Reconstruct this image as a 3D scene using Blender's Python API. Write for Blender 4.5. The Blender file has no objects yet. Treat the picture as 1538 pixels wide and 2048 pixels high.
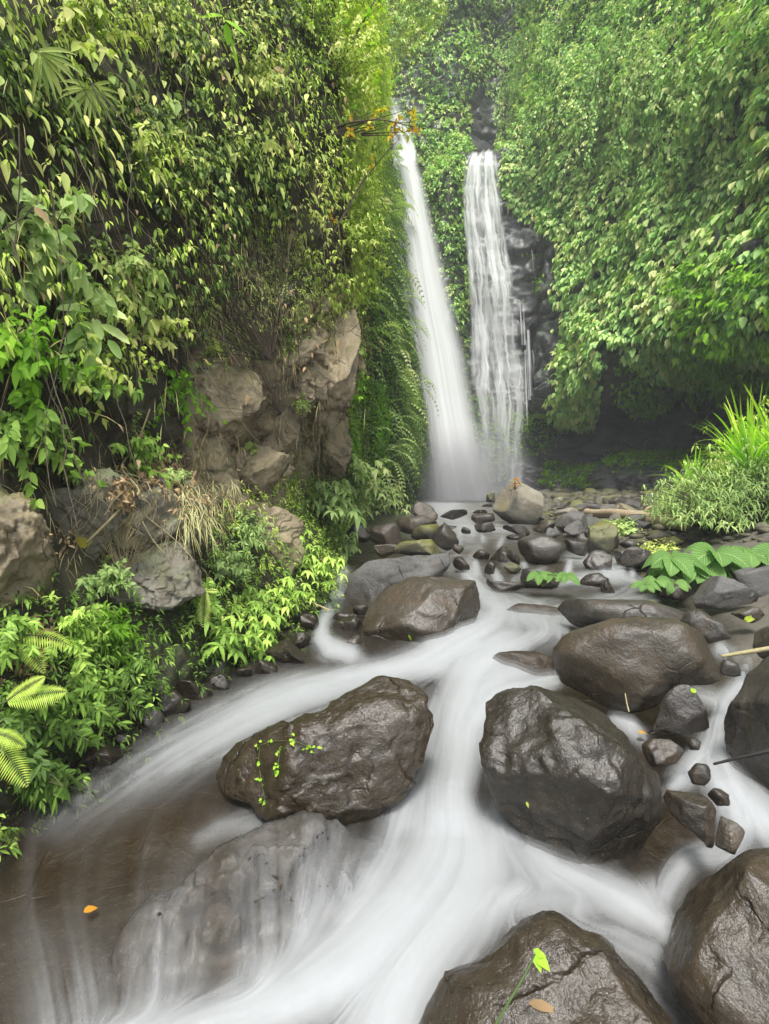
import bpy, math, random
import numpy as np
from mathutils import Vector
from mathutils.bvhtree import BVHTree

# ------------------------------------------------------------------ camera, world, sun
SC = bpy.context.scene
COL = SC.collection
F = 1150.0                 # focal length in photo pixels (photo is 1538 x 2048)
HZ = 965.0                 # photo row of the horizon
CAMZ = 1.5
PITCH = math.atan((1024 - HZ) / F)
cam_d = bpy.data.cameras.new("camera")
cam = bpy.data.objects.new("camera", cam_d)
COL.objects.link(cam)
cam.location = (0, 0, CAMZ)
cam.rotation_euler = (math.radians(90) - PITCH, 0, 0)
cam_d.sensor_fit = 'VERTICAL'
cam_d.sensor_height = 24.0
cam_d.lens = 24.0 * F / 2048
cam_d.clip_start = 0.05
cam_d.clip_end = 400
SC.camera = cam

SUN_EL, SUN_AZ = math.radians(64), math.radians(185)   # azimuth clockwise from +Y: light from behind the camera
world = bpy.data.worlds.new("World")
SC.world = world
world.use_nodes = True
wn = world.node_tree
sky = wn.nodes.new('ShaderNodeTexSky')
sky.sky_type = 'NISHITA'
sky.sun_disc = False
sky.sun_elevation = SUN_EL
sky.sun_rotation = SUN_AZ
sky.dust_density = 2.0
sky.air_density = 1.0
sky.ozone_density = 0.5
bgn = wn.nodes['Background']
hsv = wn.nodes.new('ShaderNodeHueSaturation')
hsv.inputs['Saturation'].default_value = 0.35          # overcast: a nearly white sky
wn.links.new(sky.outputs[0], hsv.inputs['Color'])
wn.links.new(hsv.outputs[0], bgn.inputs[0])
bgn.inputs[1].default_value = 0.14
sun_d = bpy.data.lights.new("sun", 'SUN')
sun_d.energy = 1.5
sun_d.angle = math.radians(14)
sun_d.color = (1.0, 0.965, 0.9)
sun = bpy.data.objects.new("sun", sun_d)
COL.objects.link(sun)
sd = Vector((math.sin(SUN_AZ) * math.cos(SUN_EL), math.cos(SUN_AZ) * math.cos(SUN_EL), math.sin(SUN_EL)))
sun.rotation_euler = sd.to_track_quat('Z', 'Y').to_euler()
vs = SC.view_settings
vs.view_transform = 'Standard'
vs.look = 'None'
vs.gamma = 1
vs.exposure = 1.7
vs.use_curve_mapping = False
SC.cycles.max_bounces = 6
SC.cycles.diffuse_bounces = 3
SC.cycles.glossy_bounces = 3
SC.cycles.transmission_bounces = 4
SC.cycles.transparent_max_bounces = 24
SC.cycles.volume_bounces = 0
SC.cycles.volume_step_rate = 4
SC.cycles.use_denoising = True

# ------------------------------------------------------------------ projection helpers
CP, SP = math.cos(PITCH), math.sin(PITCH)
FWD = np.array([0, CP, -SP]); UPV = np.array([0, SP, CP]); RGT = np.array([1.0, 0, 0])
CAM = np.array([0, 0, CAMZ])

def ray(px, py):
    px = np.asarray(px, float); py = np.asarray(py, float)
    return FWD + RGT * ((px - 769) / F)[..., None] + UPV * ((1024 - py) / F)[..., None]

def at(px, py, Y):
    d = ray(px, py)
    return CAM + d * (Y / d[..., 1])[..., None] if np.ndim(Y) or np.ndim(px) else CAM + d * (Y / d[1])

def proj(P):
    v = np.asarray(P, float) - CAM
    dep = v @ FWD
    dep = np.where(dep < 0.05, 0.05, dep)
    return 769 + F * (v @ RGT) / dep, 1024 - F * (v @ UPV) / dep

ZWY = np.array([0.0, 1.0, 1.5, 1.7, 2.0, 2.35, 2.65, 3.2, 3.8, 4.5, 5.2, 5.8, 6.7, 8.0, 9.0, 12, 16, 26, 60])
ZWZ = np.array([-.16, -.14, -.11, -.07, -.02, 0.0, .09, .12, .16, .31, .34, .36, .47, .50, .555, .60, .66, .70, .70])

def zw(Y):
    return np.interp(Y, ZWY, ZWZ)

def W(px, py, dz=0.0):
    """the point of the water (or gravel, dz above it) seen at a pixel"""
    d = ray(px, py)
    lo, hi = 0.3, 60.0
    for _ in range(50):
        m = (lo + hi) / 2
        if CAMZ + d[2] * m / d[1] > zw(m) + dz: lo = m
        else: hi = m
    return CAM + d * (lo / d[1])

# ------------------------------------------------------------------ numpy noise
def _hash(ix, iy, iz, seed):
    h = (ix.astype(np.uint32) * np.uint32(374761393) + iy.astype(np.uint32) * np.uint32(668265263)
         + iz.astype(np.uint32) * np.uint32(2147483647) + np.uint32((seed * 974711 + 12345) & 0xffffffff))
    h = (h ^ (h >> np.uint32(13))) * np.uint32(1274126177)
    h = (h ^ (h >> np.uint32(16))) * np.uint32(2246822519)
    return ((h ^ (h >> np.uint32(15))) & np.uint32(0xffffff)).astype(np.float32) / np.float32(0xffffff)

def vnoise(P, seed=0):
    P = np.asarray(P, np.float32)
    i = np.floor(P).astype(np.int64); f = P - i
    u = f * f * (3 - 2 * f)
    x, y, z = i[:, 0], i[:, 1], i[:, 2]
    r = 0
    for dx in (0, 1):
        wx = u[:, 0] if dx else 1 - u[:, 0]
        for dy in (0, 1):
            wy = u[:, 1] if dy else 1 - u[:, 1]
            for dz in (0, 1):
                wz = u[:, 2] if dz else 1 - u[:, 2]
                r = r + wx * wy * wz * _hash(x + dx, y + dy, z + dz, seed)
    return r * 2 - 1

def fbm(P, octaves=4, seed=0, gain=0.5, ridged=False):
    P = np.asarray(P, np.float32)
    a, s, t = 1.0, 0, 0
    for k in range(octaves):
        n = vnoise(P * (2.03 ** k) + 17.3 * k, seed + k)
        if ridged: n = 1 - 2 * np.abs(n)
        s = s + a * n; t += a; a *= gain
    return s / t

CRK = 1.0
def craggy(P, seed=0, tilt=0.9):
    """voronoi cells, each its own tilted plane: broken, faceted rock"""
    P = np.asarray(P, np.float32)
    i = np.floor(P).astype(np.int64)
    best = np.full(len(P), 1e9, np.float32); val = np.zeros(len(P), np.float32); sec = best.copy()
    for dx in (-1, 0, 1):
        for dy in (-1, 0, 1):
            for dz in (-1, 0, 1):
                cx, cy, cz = i[:, 0] + dx, i[:, 1] + dy, i[:, 2] + dz
                h1 = _hash(cx, cy, cz, seed); h2 = _hash(cx, cy, cz, seed + 1); h3 = _hash(cx, cy, cz, seed + 2)
                D = P - np.stack([cx + h1, cy + h2, cz + h3], 1)
                d = (D * D).sum(1)
                g = np.stack([h2 * 2 - 1, h3 * 2 - 1, h1 * 2 - 1], 1) * tilt
                v = (g * D).sum(1) + (_hash(cx, cy, cz, seed + 5) - .5) * 0.8
                m = d < best
                sec = np.where(m, best, np.minimum(sec, d))
                val = np.where(m, v, val); best = np.where(m, d, best)
    crack = np.clip((np.sqrt(sec) - np.sqrt(best)) / 0.12, 0, 1)
    return val - CRK * 0.35 * (1 - crack)

def sstep(a, b, x):
    t = np.clip((x - a) / (b - a), 0, 1)
    return t * t * (3 - 2 * t)

def unit(v):
    return v / np.maximum(np.linalg.norm(v, axis=-1, keepdims=True), 1e-9)

def inpoly(px, py, poly):
    px = np.asarray(px); py = np.asarray(py)
    r = np.zeros(px.shape, bool)
    n = len(poly)
    for k in range(n):
        x0, y0 = poly[k]; x1, y1 = poly[(k + 1) % n]
        if y0 == y1: continue
        c = ((y0 > py) != (y1 > py)) & (px < (x1 - x0) * (py - y0) / (y1 - y0) + x0)
        r ^= c
    return r

# ------------------------------------------------------------------ mesh helpers
def mesh(name, V, Fa, mat, parent=None, smooth=True, attrs=None):
    """V (n,3); Fa (m,k) int array, all k-gons, or a list of such arrays"""
    V = np.asarray(V, np.float32)
    FL = Fa if isinstance(Fa, list) else [Fa]
    me = bpy.data.meshes.new(name)
    me.vertices.add(len(V)); me.vertices.foreach_set('co', V.ravel())
    li = np.concatenate([np.asarray(f, np.int32).ravel() for f in FL])
    tot = np.concatenate([np.full(len(f), f.shape[1], np.int32) for f in FL])
    st = np.concatenate([[0], np.cumsum(tot)[:-1]]).astype(np.int32)
    me.loops.add(len(li)); me.loops.foreach_set('vertex_index', li)
    me.polygons.add(len(tot)); me.polygons.foreach_set('loop_start', st); me.polygons.foreach_set('loop_total', tot)
    me.polygons.foreach_set('use_smooth', np.full(len(tot), smooth))
    for k, a in (attrs or {}).items():
        at_ = me.attributes.new(k, 'FLOAT', 'POINT')
        at_.data.foreach_set('value', np.asarray(a, np.float32).ravel())
    me.update(calc_edges=True)
    me.materials.append(mat)
    o = bpy.data.objects.new(name, me)
    COL.objects.link(o)
    if parent is not None: o.parent = parent
    return o

def tag(o, label=None, cat=None, group=None, kind=None):
    for k, v in (('label', label), ('category', cat), ('group', group), ('kind', kind)):
        if v: o[k] = v
    return o

def empty(name, loc, label, cat, group=None):
    o = bpy.data.objects.new(name, None)
    COL.objects.link(o)
    o.location = [float(c) for c in loc]
    return tag(o, label, cat, group)

def gridfaces(nu, nv):
    i = np.arange(nu * nv).reshape(nu, nv)
    return np.stack([i[:-1, :-1], i[1:, :-1], i[1:, 1:], i[:-1, 1:]], -1).reshape(-1, 4)

# ------------------------------------------------------------------ materials
def newmat(name):
    m = bpy.data.materials.new(name)
    m.use_nodes = True
    nt = m.node_tree
    b = nt.nodes['Principled BSDF']
    return m, nt, b

def N(nt, t, **kw):
    n = nt.nodes.new('ShaderNode' + t)
    for k, v in kw.items():
        if k in n.inputs.keys(): n.inputs[k].default_value = v
        else: setattr(n, k, v)
    return n

def noise(nt, scale, detail=6, rough=.6, vec=None, dist=0.0):
    n = N(nt, 'TexNoise', Scale=scale, Detail=detail, Roughness=rough, Distortion=dist)
    if vec is not None: nt.links.new(vec, n.inputs['Vector'])
    return n.outputs['Fac']

def ramp(nt, fac, stops):
    r = N(nt, 'ValToRGB')
    e = r.color_ramp.elements
    while len(e) < len(stops): e.new(0.5)
    for k, (p, c) in enumerate(stops):
        e[k].position = p
        e[k].color = (*c, 1) if len(c) == 3 else c
    nt.links.new(fac, r.inputs[0])
    return r.outputs[0]

def mathn(nt, op, a, b=None, clamp=False):
    m = N(nt, 'Math', operation=op, use_clamp=clamp)
    for k, v in enumerate((a, b)):
        if v is None: continue
        if isinstance(v, (int, float)): m.inputs[k].default_value = v
        else: nt.links.new(v, m.inputs[k])
    return m.outputs[0]

def mixc(nt, fac, a, b, mode='MIX'):
    m = N(nt, 'Mix', data_type='RGBA', blend_type=mode)
    for s, v in ((m.inputs[0], fac), (m.inputs[6], a), (m.inputs[7], b)):
        if isinstance(v, (int, float)): s.default_value = v
        elif isinstance(v, tuple): s.default_value = (*v, 1)
        else: nt.links.new(v, s)
    return m.outputs[2]

def attr(nt, name):
    return N(nt, 'Attribute', attribute_name=name).outputs['Fac']

def geopos(nt):
    return N(nt, 'NewGeometry').outputs['Position']

def rock_mat(name, dry, dry2, wetc, scale=1.0, bump=0.5, moss=0.0, rough=(.62, .3), mossc=(.06, .09, .012), speck=0.0, alt=None, stain=0.0):
    """wet (attribute, near the waterline) -> darker and glossier; moss on what faces up"""
    m, nt, b = newmat(name)
    L = nt.links
    pos = geopos(nt)
    n1 = noise(nt, 3.0 * scale, 8, .62, pos)
    n2 = noise(nt, 22 * scale, 6, .65, pos)
    n3 = noise(nt, 95 * scale, 4, .6, pos)
    w = attr(nt, 'wet')
    base = ramp(nt, n1, [(.32, dry2), (.52, dry), (.72, tuple(min(1, c * 1.35) for c in dry))])
    base = mixc(nt, mathn(nt, 'MULTIPLY', n2, .55), base, dry2)
    if alt:
        ra = attr(nt, 'rocky')
        rf = mathn(nt, 'ADD', ra, mathn(nt, 'MULTIPLY', mathn(nt, 'SUBTRACT', noise(nt, 2.1, 5, .6, pos), .5), 1.6), clamp=True)
        ac = ramp(nt, mathn(nt, 'MULTIPLY', mathn(nt, 'ADD', n1, n2), .5), [(.36, alt[1]), (.5, alt[0]), (.64, tuple(c * 1.4 for c in alt[0]))])
        base = mixc(nt, mathn(nt, 'MULTIPLY', rf, ra), base, ac)
    if stain:
        mp = N(nt, 'Mapping'); mp.inputs['Scale'].default_value = (1, 1, .35); L.new(pos, mp.inputs['Vector'])
        sn = ramp(nt, noise(nt, 4.5 * scale, 5, .6, mp.outputs[0], 1.2), [(.52, (0, 0, 0)), (.66, (1, 1, 1))])
        base = mixc(nt, mathn(nt, 'MULTIPLY', sn, stain), base, (.12, .08, .045))
    wetn = mathn(nt, 'ADD', w, mathn(nt, 'MULTIPLY', mathn(nt, 'SUBTRACT', n1, .5), .7), clamp=True)
    wetcol = ramp(nt, n2, [(.3, tuple(c * .8 for c in wetc)), (.7, tuple(c * 1.8 for c in wetc))])
    col = mixc(nt, wetn, base, wetcol)
    # hairline cracks and pits
    vc = N(nt, 'TexVoronoi', Scale=2.6 * scale, feature='DISTANCE_TO_EDGE')
    wv = mixc(nt, .12, pos, N(nt, 'TexNoise', Scale=5.0 * scale, Detail=4.0).outputs['Color'], 'ADD')
    L.new(wv, vc.inputs['Vector'])
    ck = ramp(nt, vc.outputs['Distance'], [(.0, (1, 1, 1)), (.018, (0, 0, 0))])
    ckm = mathn(nt, 'MULTIPLY', ck, ramp(nt, noise(nt, 2.3 * scale, 3, .5, pos), [(.48, (0, 0, 0)), (.6, (1, 1, 1))]))
    col = mixc(nt, mathn(nt, 'MULTIPLY', ckm, .6), col, tuple(c * .5 for c in wetc))
    if speck:
        v = N(nt, 'TexVoronoi', Scale=60 * scale)
        L.new(pos, v.inputs['Vector'])
        s = ramp(nt, v.outputs['Distance'], [(.08, (1, 1, 1)), (.16, (0, 0, 0))])
        col = mixc(nt, mathn(nt, 'MULTIPLY', s, speck), col, (.3, .27, .22))
    if moss:
        g = N(nt, 'NewGeometry').outputs['Normal']
        sx = N(nt, 'SeparateXYZ'); L.new(g, sx.inputs[0])
        mm = mathn(nt, 'MULTIPLY', mathn(nt, 'ADD', sx.outputs[2], .25, clamp=True),
                   ramp(nt, noise(nt, 1.7 * scale, 7, .65, pos), [(.5 - .3 * moss, (0, 0, 0)), (.72 - .3 * moss, (1, 1, 1))]))
        mc = mixc(nt, n2, mossc, tuple(c * 1.9 for c in mossc))
        col = mixc(nt, mm, col, mc)
    L.new(col, b.inputs['Base Color'])
    r = mathn(nt, 'ADD', mathn(nt, 'MULTIPLY', wetn, rough[1] - rough[0]), rough[0])
    r = mathn(nt, 'ADD', r, mathn(nt, 'MULTIPLY', mathn(nt, 'SUBTRACT', n2, .5), .3))
    L.new(r, b.inputs['Roughness'])
    b.inputs['Specular IOR Level'].default_value = .5
    b1 = N(nt, 'Bump', Strength=bump, Distance=.03 / scale)
    L.new(mathn(nt, 'SUBTRACT', n1, mathn(nt, 'MULTIPLY', ckm, .25)), b1.inputs['Height'])
    b2 = N(nt, 'Bump', Strength=bump, Distance=.008 / scale)
    L.new(n2, b2.inputs['Height']); L.new(b1.outputs[0], b2.inputs['Normal'])
    b3 = N(nt, 'Bump', Strength=bump * .8, Distance=.0022 / scale)
    L.new(n3, b3.inputs['Height']); L.new(b2.outputs[0], b3.inputs['Normal'])
    L.new(b3.outputs[0], b.inputs['Normal'])
    return m

LIFT = 1.75
def leaf_mat(name, stops, rough=.45, trans=.35, vein=0.0, k=1.0):
    m, nt, b = newmat(name)
    L = nt.links
    t = attr(nt, 'tint')
    def lift(c):
        y = .3 * c[0] + .6 * c[1] + .1 * c[2]
        return tuple(min(.75, (v * 1.0) * LIFT * k) for v in c)
    stops = [(p, lift(c)) for p, c in stops]
    n = noise(nt, 2.2, 3, .5, geopos(nt))
    f = mathn(nt, 'ADD', t, mathn(nt, 'MULTIPLY', mathn(nt, 'SUBTRACT', n, .5), .5), clamp=True)
    col = ramp(nt, f, stops)
    if vein:
        a = attr(nt, 'across')
        lt = attr(nt, 'along')
        s = mathn(nt, 'SINE', mathn(nt, 'MULTIPLY', mathn(nt, 'SUBTRACT', lt, mathn(nt, 'MULTIPLY', mathn(nt, 'ABSOLUTE', a), .35)), 62.0))
        rib = mathn(nt, 'MULTIPLY', mathn(nt, 'GREATER_THAN', s, .72), vein)
        mid = mathn(nt, 'LESS_THAN', mathn(nt, 'ABSOLUTE', a), .05)
        rib = mathn(nt, 'MAXIMUM', rib, mathn(nt, 'MULTIPLY', mid, .9))
        col = mixc(nt, rib, col, (.34, .48, .18))
        bp = N(nt, 'Bump', Strength=.5, Distance=.004)
        L.new(s, bp.inputs['Height']); L.new(bp.outputs[0], b.inputs['Normal'])
    L.new(col, b.inputs['Base Color'])
    b.inputs['Roughness'].default_value = rough + .12
    b.inputs['Specular IOR Level'].default_value = .22
    tr = N(nt, 'BsdfTranslucent')
    L.new(mixc(nt, 1.0, col, (1.0, 1.25, .5), 'MULTIPLY'), tr.inputs['Color'])
    mx = N(nt, 'MixShader'); mx.inputs[0].default_value = trans
    L.new(b.outputs[0], mx.inputs[1]); L.new(tr.outputs[0], mx.inputs[2])
    L.new(mx.outputs[0], nt.nodes['Material Output'].inputs['Surface'])
    return m

def plain_mat(name, c1, c2, rough=.7, scale=30, bump=.3):
    m, nt, b = newmat(name)
    n = noise(nt, scale, 5, .6, geopos(nt))
    nt.links.new(ramp(nt, n, [(.3, c1), (.7, c2)]), b.inputs['Base Color'])
    b.inputs['Roughness'].default_value = rough
    bp = N(nt, 'Bump', Strength=bump, Distance=.01)
    nt.links.new(n, bp.inputs['Height']); nt.links.new(bp.outputs[0], b.inputs['Normal'])
    return m

M = {}
M['boulder'] = rock_mat('wet_boulder', (.075, .070, .060), (.036, .033, .027), (.021, .0175, .0125), 1.0, 1.0, 0, (.44, .15), speck=.35, stain=.4)
M['boulder_warm'] = rock_mat('brown_boulder', (.088, .076, .057), (.042, .035, .025), (.027, .0205, .0125), 1.0, 1.0, 0, (.46, .15), speck=.35, stain=.5)
M['boulder_dark'] = rock_mat('dark_boulder', (.036, .032, .026), (.02, .017, .013), (.018, .014, .009), 1.1, 1.0, 0, (.38, .16), speck=.35, stain=.4)
M['boulder_grey'] = rock_mat('grey_boulder', (0.123, 0.1214, 0.1132), (0.0615, 0.05986, 0.05412), (0.0246, 0.02214, 0.01804), 1.0, 1.0, .0, (.7, .36), stain=.3, speck=.2)
M['boulder_pale'] = rock_mat('pale_boulder', (0.2788, 0.2583, 0.205), (0.1394, 0.123, 0.0902), (0.0246, 0.02132, 0.0164), .5, 1.0, 0.1, (.75, .4), mossc=(.14, .11, .03), stain=.3)
M['boulder_moss'] = rock_mat('mossy_boulder', (0.082, 0.0779, 0.0615), (0.041, 0.03936, 0.02952), (0.02132, 0.01968, 0.01476), 1.0, 1.0, .8, (.65, .3), mossc=(.085, .085, .018))
M['crag'] = rock_mat('brown_crag', (.38, .31, .20), (.08, .062, .038), (.05, .04, .03), 1.0, 1.2, .25, (.8, .5), mossc=(.07, .07, .02), stain=.3)
M['ledge'] = rock_mat('grey_ledge', (.21, .195, .15), (.06, .053, .038), (.05, .04, .03), 1.0, 1.2, .2, (.6, .35), stain=.35)
M['ochre'] = rock_mat('ochre_ledge', (.30, .245, .14), (.09, .075, .048), (.05, .04, .03), 1.0, 1.2, .1, (.55, .35), stain=.3)
M['cliff'] = rock_mat('cliff_soil', (.05, .041, .024), (.014, .012, .007), (.016, .014, .010), .6, 1.0, .45, (.85, .35), mossc=(.02, .027, .006), alt=((.32, .26, .16), (.07, .055, .034)))
M['backcliff'] = rock_mat('wet_basalt_cliff', (.12, .12, .122), (.045, .045, .048), (.10, .10, .105), .35, 1.0, .2, (.5, .3), mossc=(.02, .045, .008))
M['bed'] = rock_mat('stream_bed', (.036, .026, .013), (.016, .012, .006), (.022, .015, .007), 1.0, 1.0, 0, (.6, .3))
M['gravel'] = rock_mat('gravel_bank', (.13, .118, .092), (.055, .05, .038), (.04, .034, .026), 2.0, 1.0, 0, (.8, .4))
M['pebble'] = rock_mat('pebbles', (0.123, 0.1132, 0.0902), (0.0533, 0.0492, 0.03854), (0.0287, 0.0246, 0.01968), .7, .8, .2, (.75, .4), mossc=(.08, .08, .02))
for _k in ():
    pass
M['cobble'] = rock_mat('bed_cobble', (0.0492, 0.03772, 0.02214), (0.0246, 0.01968, 0.01148), (0.0287, 0.02132, 0.01148), .7, .8, 0, (.6, .4))
M['submerged'] = rock_mat('submerged_boulder', (.05, .038, .026), (.024, .018, .012), (.026, .018, .010), .8, 1.0, 0, (.6, .5), stain=.3)
# ------------------------------------------------------------------ cliffs
LY = np.array([-2, .5, 2, 3, 4, 5, 6, 6.8, 7.6, 9, 12, 16, 20, 24, 28, 34])
LZ = np.array([-.6, .3, 1, 1.5, 2, 2.5, 3, 4, 6, 10, 16, 24, 34])
LX = np.array([
 [-2.1, -2.1, -2.4, -2.6, -2.7, -2.8, -2.9, -3.1, -3.5, -4.7, -6, -8, -11],
 [-1.9, -2.0, -2.3, -2.5, -2.6, -2.7, -2.8, -3.0, -3.4, -4.5, -6, -8, -11],
 [-1.6, -1.85, -2.1, -2.3, -2.35, -2.45, -2.5, -2.7, -3.1, -4, -6, -8, -11],
 [-1.4, -1.55, -1.9, -2.1, -2.15, -2.2, -2.25, -2.5, -2.9, -3.8, -5.5, -7.5, -10],
 [-1.0, -1.2, -1.6, -1.8, -1.85, -1.9, -2.0, -2.2, -2.6, -3.4, -5, -7, -9],
 [-.55, -.75, -1.15, -1.4, -1.5, -1.55, -1.6, -1.8, -2.2, -3, -4.5, -6, -8],
 [-.45, -.6, -1.0, -1.25, -1.2, -1.0, -.95, -1.1, -1.4, -2.2, -4, -5.5, -8],
 [-.45, -.55, -.95, -1.1, -.9, -.5, -.34, -.42, -.5, -1.0, -2.5, -4.5, -7],
 [-.45, -.55, -.9, -1.1, -1.0, -.6, -.42, -.40, -.55, -1.0, -2.5, -4, -6],
 [-.55, -.7, -1, -1.2, -1.2, -1.1, -1, -.9, -.75, -.9, -1.9, -3, -5],
 [-.65, -.7, -.85, -.95, -.95, -.95, -.9, -.9, -.9, -1.0, -1.5, -2.6, -4],
 [-.4, -.3, -.2, -.15, -.1, -.1, -.1, -.1, -.2, -.5, -.8, -1.8, -3],
 [.3, .4, .5, .55, .55, .55, .5, .45, .25, -.2, -.7, -1.4, -2.5],
 [1.3, 1.35, 1.35, 1.35, 1.3, 1.25, 1.2, 1.0, .7, .1, -.5, -1.3, -2.5],
 [2.2, 2.2, 2.2, 2.2, 2.2, 2.2, 2.1, 2.0, 1.7, 1.2, .5, -1, -2.5],
 [2.2, 2.2, 2.2, 2.2, 2.2, 2.2, 2.1, 2.0, 1.7, 1.2, .5, -1, -2.5]])

def blur(A, n, axis):
    for _ in range(n):
        B = np.concatenate([np.take(A, [0], axis), A, np.take(A, [-1], axis)], axis)
        s = [slice(None)] * A.ndim
        def sl(a, b):
            t = list(s); t[axis] = slice(a, b); return tuple(t)
        A = (B[sl(0, -2)] + 2 * B[sl(1, -1)] + B[sl(2, None)]) / 4
    return A

def gridnormals(P):
    du = np.gradient(P, axis=0); dv = np.gradient(P, axis=1)
    return unit(np.cross(du, dv))

# left cliff -------------------------------------------------------
nY, nZ = 760, 560
gy = np.concatenate([np.linspace(-1.5, 1.2, 30), np.geomspace(1.25, 33, nY - 30)])
gz = np.concatenate([np.linspace(-.6, 6, 360), np.linspace(6.04, 33, nZ - 360)])
Xr = np.array([np.interp(gy, LY, LX[:, k]) for k in range(len(LZ))])       # (nLZ, nY)
X0 = np.array([np.interp(gz, LZ, Xr[:, j]) for j in range(nY)])            # (nY, nZ)
X0 = blur(blur(X0, 20, 0), 14, 1)
PL = np.stack([X0, np.repeat(gy[:, None], nZ, 1), np.repeat(gz[None, :], nY, 0)], -1)
NL = gridnormals(PL)
if NL[nY // 3, nZ // 3, 0] < 0: NL = -NL
Q = PL.reshape(-1, 3); sc = np.clip(Q[:, 1] / 7, .35, 2.2)
d = (fbm(Q * .55, 4, 3) * .22 + fbm(Q * 2.3, 4, 9, ridged=True) * .06) * sc
qpx, qpy = proj(Q)
crg = np.exp(-(((Q[:, 1] - 6.3) / 1.6) ** 2 + ((Q[:, 2] - 2.6) / 1.7) ** 2)) + .25
Qw = Q + .25 * np.stack([fbm(Q * 1.3, 2, 31), fbm(Q * 1.3, 2, 32), fbm(Q * 1.3, 2, 33)], 1)
d = d + crg * (craggy(Qw * np.array([1.5, 1.5, 1.2]), 5) * .26 + craggy(Qw * 3.7, 11) * .085 + craggy(Qw * 9.5, 21) * .03)
PL = PL + NL * d.reshape(nY, nZ)[..., None]
NL = gridnormals(PL)
if NL[nY // 3, nZ // 3, 0] < 0: NL = -NL
wetL = sstep(.35, .02, PL[..., 2] - zw(PL[..., 1]))
fcL = gridfaces(nY, nZ)
rockyL = inpoly(qpx, qpy, [(380, 720), (430, 660), (560, 640), (700, 560), (730, 650), (725, 900), (640, 1010), (560, 1060), (400, 1010), (380, 880)]) * (PL[..., 1].ravel() < 9.5)
rockyL = blur(blur(rockyL.astype(float).reshape(nY, nZ), 12, 0), 12, 1) + .12
cl = mesh('cliff_left', PL.reshape(-1, 3), fcL, M['cliff'], attrs={'wet': wetL, 'rocky': np.clip(rockyL, 0, 1)})
tag(cl, kind='structure')

# back and right cliff ---------------------------------------------
foot = np.array([(-6, 24), (-2, 26.2), (.5, 27), (2, 27.3), (4, 27.2), (6, 26.8), (7.6, 25.2), (8.7, 22), (9.3, 18), (9.6, 14), (10.0, 9), (11, 5), (12.5, 0), (14, -5)], float)
fs = np.concatenate([[0], np.cumsum(np.linalg.norm(np.diff(foot, axis=0), axis=1))])
nS, nH = 760, 620
gs = np.linspace(0, fs[-1], nS)
fx = blur(np.interp(gs, fs, foot[:, 0]), 200, 0); fy = blur(np.interp(gs, fs, foot[:, 1]), 200, 0)
tx = np.gradient(fx); ty = np.gradient(fy); tl = np.hypot(tx, ty)
nx, ny = ty / tl, -tx / tl                                                 # towards the gorge
gh = np.concatenate([np.linspace(-.4, 6, 200), np.linspace(6.05, 46, nH - 200)])
S, H = np.meshgrid(gs, gh, indexing='ij')
FX = np.repeat(fx[:, None], nH, 1); FY = np.repeat(fy[:, None], nH, 1)
bulgeq = np.stack([FX, FY, H], -1).reshape(-1, 3)
off = -.10 * np.clip(H - 4, 0, 18)
right = sstep(6.2, 7.6, FX)                                                # the right hand wall, past the falls
cave = right * sstep(2.1, 2.35, H + .25 * np.sin(FY * 1.1)) * sstep(5.0, 4.3, H + .5 * np.sin(FY * .55 + 1.2) - .3 * sstep(25, 20, FY))
off = off - 3.4 * cave + right * 1.5 * sstep(4.2, 5.4, H) - right * .09 * np.clip(H - 6, 0, 18)
off = off + right * .5 * sstep(2.3, 1.6, H)
falls = sstep(-1.0, .2, FX) * sstep(6.6, 5.6, FX)
lip = 15.6 + 1.6 * sstep(2.2, 3.6, FX)
off = off - falls * (3.5 * sstep(0, 1.8, H - lip) + .12 * np.clip(H - lip - 1.5, 0, 100))
off = off + .9 * np.exp(-((FX - 2.9) / .65) ** 2) * sstep(17.5, 15.5, H) * sstep(1.5, 4, H)      # rib between the two falls
off = off - 1.8 * np.exp(-((FX - 4.9) / .9) ** 2) * sstep(17.5, 19.5, H)                            # dark gully over the right fall
off = off + .35 * sstep(8.2, 7.9, H) * np.exp(-((FX - 4.6) / 1.3) ** 2) + .5 * sstep(3.4, 3.0, H) * np.exp(-((FX - 4.9) / 1.2) ** 2)
PR = np.stack([FX + nx[:, None] * off, FY + ny[:, None] * off, H], -1)
Q = PR.reshape(-1, 3)
vegm = right.ravel()
st = np.stack([Q[:, 0], Q[:, 1], Q[:, 2] * 2.2], 1)
d = fbm(Q * .32, 4, 41) * .55 * (.35 + .65 * vegm) + craggy(st * .55, 45) * .32 + craggy(st * 1.5, 47) * .13 + fbm(Q * 3, 3, 49) * .04
nrm = np.stack([np.repeat(nx[:, None], nH, 1), np.repeat(ny[:, None], nH, 1), np.zeros((nS, nH))], -1)
PR = PR + nrm * d.reshape(nS, nH)[..., None]
NR = gridnormals(PR)
if (NR[nS // 3, nH // 2] @ np.array([nx[nS // 3], ny[nS // 3], 0])) < 0: NR = -NR
wetR = np.clip(sstep(6.8, 5.8, FX) * .9 + sstep(2.6, 1.6, H), 0, 1)
fcR = gridfaces(nS, nH)
cr = mesh('cliff_back', PR.reshape(-1, 3), fcR, M['backcliff'], attrs={'wet': wetR})
tag(cr, kind='structure')

def bvh_of(P, fc):
    return BVHTree.FromPolygons(P.reshape(-1, 3).tolist(), fc.tolist())
BL = bvh_of(PL, fcL)
BR = bvh_of(PR, fcR)

# ground: stream bed and right bank ---------------------------------
def bank_edge(Y):
    return np.interp(Y, [0, 2.5, 4, 5, 6, 7.5, 9, 12, 14, 18, 26, 40], [2.2, 2.2, 2.3, 2.7, 2.75, 3.3, 3.3, 3.2, 3.0, 3.6, 4.6, 5])

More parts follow.
